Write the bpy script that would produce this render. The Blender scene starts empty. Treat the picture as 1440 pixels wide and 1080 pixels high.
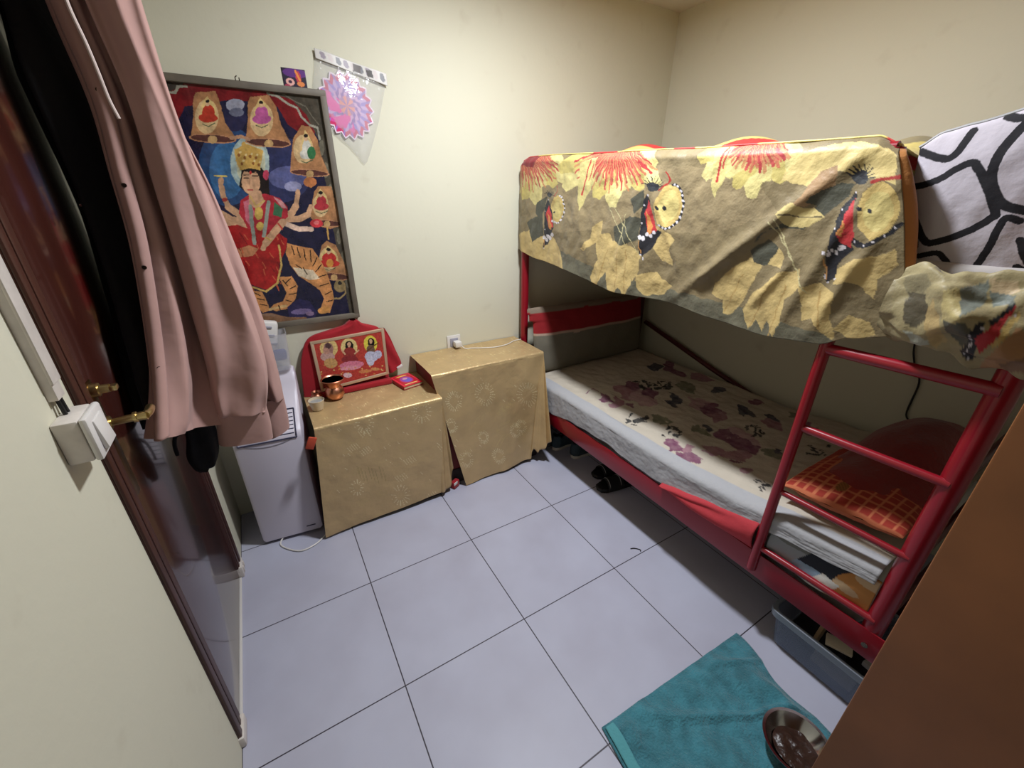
import bpy, bmesh, math, random
import numpy as np
from mathutils import Vector, Matrix, noise as mnoise
random.seed(7)
PI=math.pi
POSTER=[(0,30,28,58,-439,1998,281,2011,282,982,-734,1037),(0,128,22,28,-445,1977,264,1997,185,1795,99,1856,72,1917,-76,1928,-246,1890,-334,1768,-526,1712),(0,78,70,58,75,1995,264,1997,267,1011,223,1028,210,1412,210,1685,215,1797,176,1900,131,1947,68,1960),(0,66,60,52,-355,1987,-216,1986,-240,1953,-277,1936,-317,1906,-376,1878),(80,165,160,140,45,1960,84,1952,114,1930,147,1918,157,1886,186,1859,215,1851,214,1808),(40,120,112,95,62,1969,107,1962,143,1940,181,1926,202,1889,221,1864),(80,165,160,140,-224,1956,-251,1952,-265,1932,-291,1930,-308,1915),(-1,120,112,92,217,1775,12,1,-5,-31),(-1,120,112,92,220,1688,12,0,-6,-32),(-1,120,112,92,224,1598,12,0,-6,-33),(-1,120,112,92,228,1504,13,0,-6,-34),(-1,120,112,92,232,1405,13,0,-6,-36),(-1,120,112,92,237,1302,13,-1,-6,-37),(-1,120,112,92,241,1194,14,-1,-6,-39),(-1,36,70,120,-152,1689,103,3,-35,-147),(-1,50,105,160,-160,1676,63,2,-25,-107),(-1,45,50,95,37,1681,128,3,-26,-127),(-1,90,95,150,59,1654,75,1,-9,-45),(-1,150,150,190,72,1620,34,0,-4,-20),(-1,170,190,185,-73,1704,71,2,-23,-103),(-1,205,205,170,-70,1704,53,2,-19,-86),(-1,40,38,75,-88,1867,40,3,-12,-50),(-1,160,160,178,-78,1909,32,3,-5,-22),(-1,110,112,135,-79,1885,25,2,-3,-15),(0,186,126,78,-200,1939,-134,1950,-128,1900,-128,1847,-104,1797,-140,1778,-219,1776,-254,1791,-228,1856,-218,1903),(-1,226,186,128,-184,1861,39,3,-15,-58),(-1,205,140,95,-183,1788,78,-1,-5,-16),(-1,96,52,46,-183,1788,72,-1,-4,-12),(-1,205,160,100,-184,1785,16,1,-3,-14),(0,232,196,120,-213,1848,-190,1901,-166,1931,-147,1905,-150,1853),(-1,200,52,32,-175,1877,21,2,-7,-26),(-1,200,52,32,-180,1858,32,2,-4,-16),(-1,226,176,130,-170,1905,7,1,-2,-8),(-1,30,25,25,-168,1914,7,1,-2,-6),(30,40,90,60,-204,1836,-187,1829,-163,1841),(0,186,126,78,-22,1942,49,1954,67,1916,72,1854,95,1791,56,1773,-24,1771,-70,1792,-43,1871,-36,1912),(-1,226,186,128,5,1866,42,3,-13,-59),(-1,205,140,95,12,1784,84,-1,-5,-17),(-1,96,52,46,12,1784,78,-1,-4,-13),(-1,205,160,100,12,1781,17,1,-3,-14),(0,232,196,120,-32,1857,-8,1912,16,1944,38,1916,38,1862),(-1,196,84,150,9,1887,24,2,-6,-28),(-1,196,84,150,5,1868,35,3,-4,-17),(-1,226,176,130,13,1917,8,1,-2,-9),(-1,30,25,25,15,1926,8,1,-1,-6),(30,40,90,60,-21,1844,-2,1837,24,1850),(120,205,150,110,-120,1794,-81,1801,-58,1792),(0,186,126,78,134,1835,152,1857,185,1854,205,1807,211,1742,230,1677,184,1659,104,1666,73,1682,92,1750,108,1802),(-1,226,186,128,142,1766,40,2,-10,-55),(-1,205,140,95,152,1675,80,-4,-4,-15),(-1,96,52,46,152,1675,74,-3,-3,-11),(-1,205,160,100,151,1672,16,0,-2,-13),(0,232,196,120,123,1738,144,1804,162,1840,179,1806,175,1740),(-1,210,205,190,155,1772,17,1,-6,-33),(-1,210,205,190,151,1749,26,1,-4,-20),(-1,226,176,130,159,1808,9,0,-2,-9),(-1,30,25,25,161,1819,9,1,-1,-7),(30,40,90,60,123,1722,144,1713,173,1727),(-1,52,120,70,172,1754,18,1,-4,-25),(120,214,150,70,139,1655,145,1621),(-1,205,120,66,145,1638,27,0,-4,-20),(0,186,126,78,155,1598,175,1621,232,1622,240,1553,250,1456,198,1438,148,1453,121,1490,134,1544),(-1,226,186,128,172,1541,34,0,-9,-49),(-1,205,140,95,187,1464,68,-7,-4,-16),(-1,96,52,46,187,1464,63,-6,-3,-12),(-1,205,160,100,186,1461,14,0,-2,-14),(0,232,196,120,142,1529,162,1583,182,1612,204,1583,206,1528),(-1,200,50,60,178,1556,21,0,-5,-27),(-1,200,50,60,175,1537,32,0,-3,-16),(-1,226,176,130,180,1586,9,0,-2,-10),(-1,30,25,25,182,1595,9,0,-1,-7),(30,40,90,60,147,1516,170,1507,199,1518),(80,214,160,80,184,1445,182,1394),(0,186,126,78,145,1364,171,1388,209,1364,231,1296,250,1201,200,1191,119,1219,109,1254,126,1313),(-1,226,186,128,162,1300,37,-3,-10,-56),(-1,205,140,95,178,1218,75,-12,-4,-18),(-1,96,52,46,178,1218,69,-11,-3,-14),(-1,205,160,100,177,1214,15,-1,-3,-15),(0,232,196,120,117,1277,143,1335,173,1365,206,1331,213,1270),(-1,205,45,40,169,1303,32,-2,-5,-30),(-1,205,45,40,166,1282,49,-4,-3,-18),(-1,226,176,130,172,1336,10,-1,-2,-11),(-1,30,25,25,173,1346,10,-1,-1,-8),(30,40,90,60,136,1260,160,1249,191,1259),(-1,232,150,60,169,1283,16,-1,-3,-20),(0,30,20,24,-108,1682,-34,1690,-16,1652,-34,1540,-72,1554,-115,1596,-133,1618),(280,222,166,122,-148,1499,-188,1536),(200,222,166,122,-188,1536,-198,1580,-196,1617),(-1,222,166,122,-193,1633,10,0,-5,-19),(60,225,195,90,-209,1656,-168,1654),(-1,200,60,50,-196,1566,10,0,-2,-8),(240,222,166,122,-142,1479,-191,1491,-228,1520),(260,222,166,122,-138,1461,-185,1463,-212,1481),(260,222,166,122,0,1499,45,1510,68,1539),(180,222,166,122,68,1539,82,1580),(-1,222,166,122,87,1592,10,0,-3,-17),(260,222,166,122,6,1487,69,1485,111,1503),(180,222,166,122,111,1503,130,1538),(220,236,196,170,8,1469,61,1443,115,1441),(-1,222,50,60,141,1465,28,-1,-3,-18),(-1,240,110,110,141,1468,12,0,-2,-9),(0,196,36,52,-141,1563,-105,1585,-45,1591,7,1574,33,1539,28,1498,-12,1458,-26,1416,-138,1415,-142,1467,-158,1513),(0,226,110,130,-132,1558,-103,1569,-100,1512,-127,1461,-138,1484),(0,60,120,80,-14,1557,14,1528,1,1493,-30,1505),(0,228,150,150,-14,1580,20,1557,31,1528,10,1534),(0,222,166,122,-102,1596,-58,1602,-52,1557,-86,1524,-112,1552),(0,184,26,28,-216,1464,-173,1468,-135,1450,-24,1428,6,1402,-10,1353,-51,1293,-67,1216,-121,1182,-168,1207,-204,1242,-208,1298,-198,1364,-219,1406),(0,206,130,84,-196,1370,-150,1382,-116,1366,-144,1337,-194,1334),(40,140,14,20,-169,1426,-164,1410),(40,140,14,20,-68,1244,-59,1224),(40,222,92,58,-118,1382,-115,1365),(40,222,92,58,-87,1244,-78,1224),(40,140,14,20,-183,1298,-178,1272),(40,222,92,58,-38,1425,-32,1402),(40,140,14,20,-119,1406,-114,1390),(40,222,92,58,-68,1226,-61,1205),(40,140,14,20,-57,1303,-49,1276),(40,222,92,58,-132,1348,-126,1327),(40,140,14,20,-194,1379,-186,1363),(40,140,14,20,-184,1322,-179,1302),(40,222,92,58,-19,1397,-13,1379),(40,140,14,20,-99,1381,-96,1356),(40,222,92,58,-177,1315,-168,1298),(40,140,14,20,-209,1398,-203,1376),(40,222,92,58,-181,1372,-179,1351),(40,222,92,58,-81,1204,-74,1174),(40,140,14,20,-221,1384,-214,1360),(40,222,92,58,-181,1216,-176,1189),(40,140,14,20,-162,1405,-157,1388),(40,222,92,58,-188,1212,-184,1196),(40,140,14,20,-209,1412,-202,1393),(40,222,92,58,-158,1427,-149,1407),(40,140,14,20,-172,1437,-170,1420),(40,222,92,58,-83,1411,-82,1390),(40,140,14,20,-217,1206,-216,1183),(40,222,92,58,-77,1346,-67,1324),(40,140,14,20,-185,1352,-184,1332),(40,222,92,58,-211,1233,-204,1210),(40,140,14,20,-217,1392,-214,1375),(40,222,92,58,-213,1239,-210,1222),(40,140,14,20,-53,1304,-43,1283),(40,222,92,58,-63,1282,-56,1256),(40,140,14,20,-117,1427,-116,1401),(40,222,92,58,-78,1212,-75,1186),(40,140,14,20,-84,1287,-76,1263),(40,222,92,58,-117,1278,-115,1250),(40,140,14,20,-21,1428,-13,1400),(40,222,92,58,-80,1437,-70,1420),(40,140,14,20,-50,1278,-47,1259),(40,222,92,58,-114,1308,-108,1280),(80,226,180,90,-34,1376,-40,1292,-74,1210,-128,1176,-175,1201),(140,150,155,140,-109,1541,-118,1478,-127,1390),(140,160,165,150,-36,1557,-64,1477,-85,1418),(-1,222,180,80,-84,1512,16,0,-6,-26),(-1,222,180,80,-90,1460,14,0,-4,-18),(60,226,182,96,-101,1580,-88,1540,-51,1563),(280,222,166,122,3,1475,-39,1434,-83,1388),(180,222,166,122,-82,1394,-99,1365),(70,210,60,50,-18,1470,-6,1445),(60,210,170,70,-78,1412,-61,1399),(-1,222,166,122,-86,1635,35,5,-4,-49),(-1,30,20,24,-80,1683,36,-2,-3,-11),(50,35,24,26,-108,1650,-90,1648),(50,35,24,26,-75,1659,-56,1659),(30,35,24,26,-108,1661,-87,1662),(30,35,24,26,-75,1670,-52,1670),(50,190,50,60,-103,1604,-87,1605),(30,200,140,100,-86,1645,-93,1624),(-1,200,40,40,-80,1670,4,0,-2,-7),(0,214,166,76,-119,1754,-100,1760,-77,1776,-57,1772,-34,1763,-15,1754,-28,1716,-42,1679,-76,1688,-115,1677,-122,1708),(-1,214,166,76,-80,1774,8,0,-2,-10),(-1,150,90,40,-106,1734,5,0,-1,-6),(-1,240,210,140,-99,1745,4,0,-1,-4),(-1,150,90,40,-88,1725,5,0,-1,-6),(-1,240,210,140,-81,1735,4,0,-1,-4),(-1,150,90,40,-67,1731,5,0,-1,-6),(-1,240,210,140,-59,1741,4,0,-1,-4),(-1,150,90,40,-47,1726,5,0,-1,-6),(-1,240,210,140,-39,1737,4,0,-1,-4),(-1,150,90,40,-104,1703,5,0,-1,-6),(-1,240,210,140,-96,1714,4,0,-1,-4),(-1,150,90,40,-62,1705,5,0,-1,-6),(-1,240,210,140,-55,1715,4,0,-1,-4),(-1,150,90,40,-42,1700,5,0,-1,-6),(-1,240,210,140,-35,1711,4,0,-1,-4),(-1,212,60,90,-24,1663,11,0,-4,-19),(0,226,148,82,2,1384,47,1369,105,1353,132,1292,148,1234,157,1174,160,1110,128,1041,84,1054,95,1082,114,1115,102,1159,64,1197,21,1235,-5,1289,-12,1341),(0,226,148,82,-63,1236,-9,1237,9,1189,-12,1130,-57,1087,-107,1080,-128,1096,-112,1114,-68,1123,-45,1161,-54,1195),(0,226,148,82,-188,1189,-145,1178,-135,1144,-129,1089,-161,1080,-182,1116,-197,1151),(0,240,214,176,5,1276,87,1256,112,1213,66,1211,21,1235),(120,236,190,120,-128,1093,-60,1101),(-1,236,160,80,104,1059,30,2,0,-18),(45,36,22,20,17,1371,22,1332),(45,36,22,20,40,1363,43,1318),(45,36,22,20,66,1355,65,1304),(45,36,22,20,92,1347,88,1296),(45,36,22,20,117,1313,91,1276),(45,36,22,20,130,1279,99,1248),(45,36,22,20,141,1231,107,1220),(45,36,22,20,147,1189,106,1179),(45,36,22,20,153,1147,121,1136),(45,36,22,20,152,1104,122,1100),(45,36,22,20,19,1288,40,1266),(45,36,22,20,47,1272,59,1238),(45,36,22,20,-17,1225,-39,1207),(45,36,22,20,0,1190,-26,1179),(45,36,22,20,-3,1156,-35,1153),(45,36,22,20,-32,1118,-55,1128),(45,36,22,20,-48,1221,-36,1194),(45,36,22,20,-175,1175,-155,1160),(45,36,22,20,-169,1148,-142,1138),(45,36,22,20,-164,1121,-137,1111),(45,36,22,20,-90,1105,-88,1084),(0,42,36,84,-56,1094,1,1128,48,1109,70,1049,43,1009,-57,1024),(-1,120,100,150,1,1065,45,-1,-1,-14),(-1,150,120,160,37,1050,19,-3,-2,-11),(0,150,104,72,-276,1075,-132,1076,-65,1046,15,1035,40,995,-154,974,-295,997),(-1,150,125,80,197,1170,27,-3,-5,-31),(80,170,140,90,219,1182,218,1132,187,1107,160,1110),(-1,40,35,34,199,1184,10,-1,-2,-10)]
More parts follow.
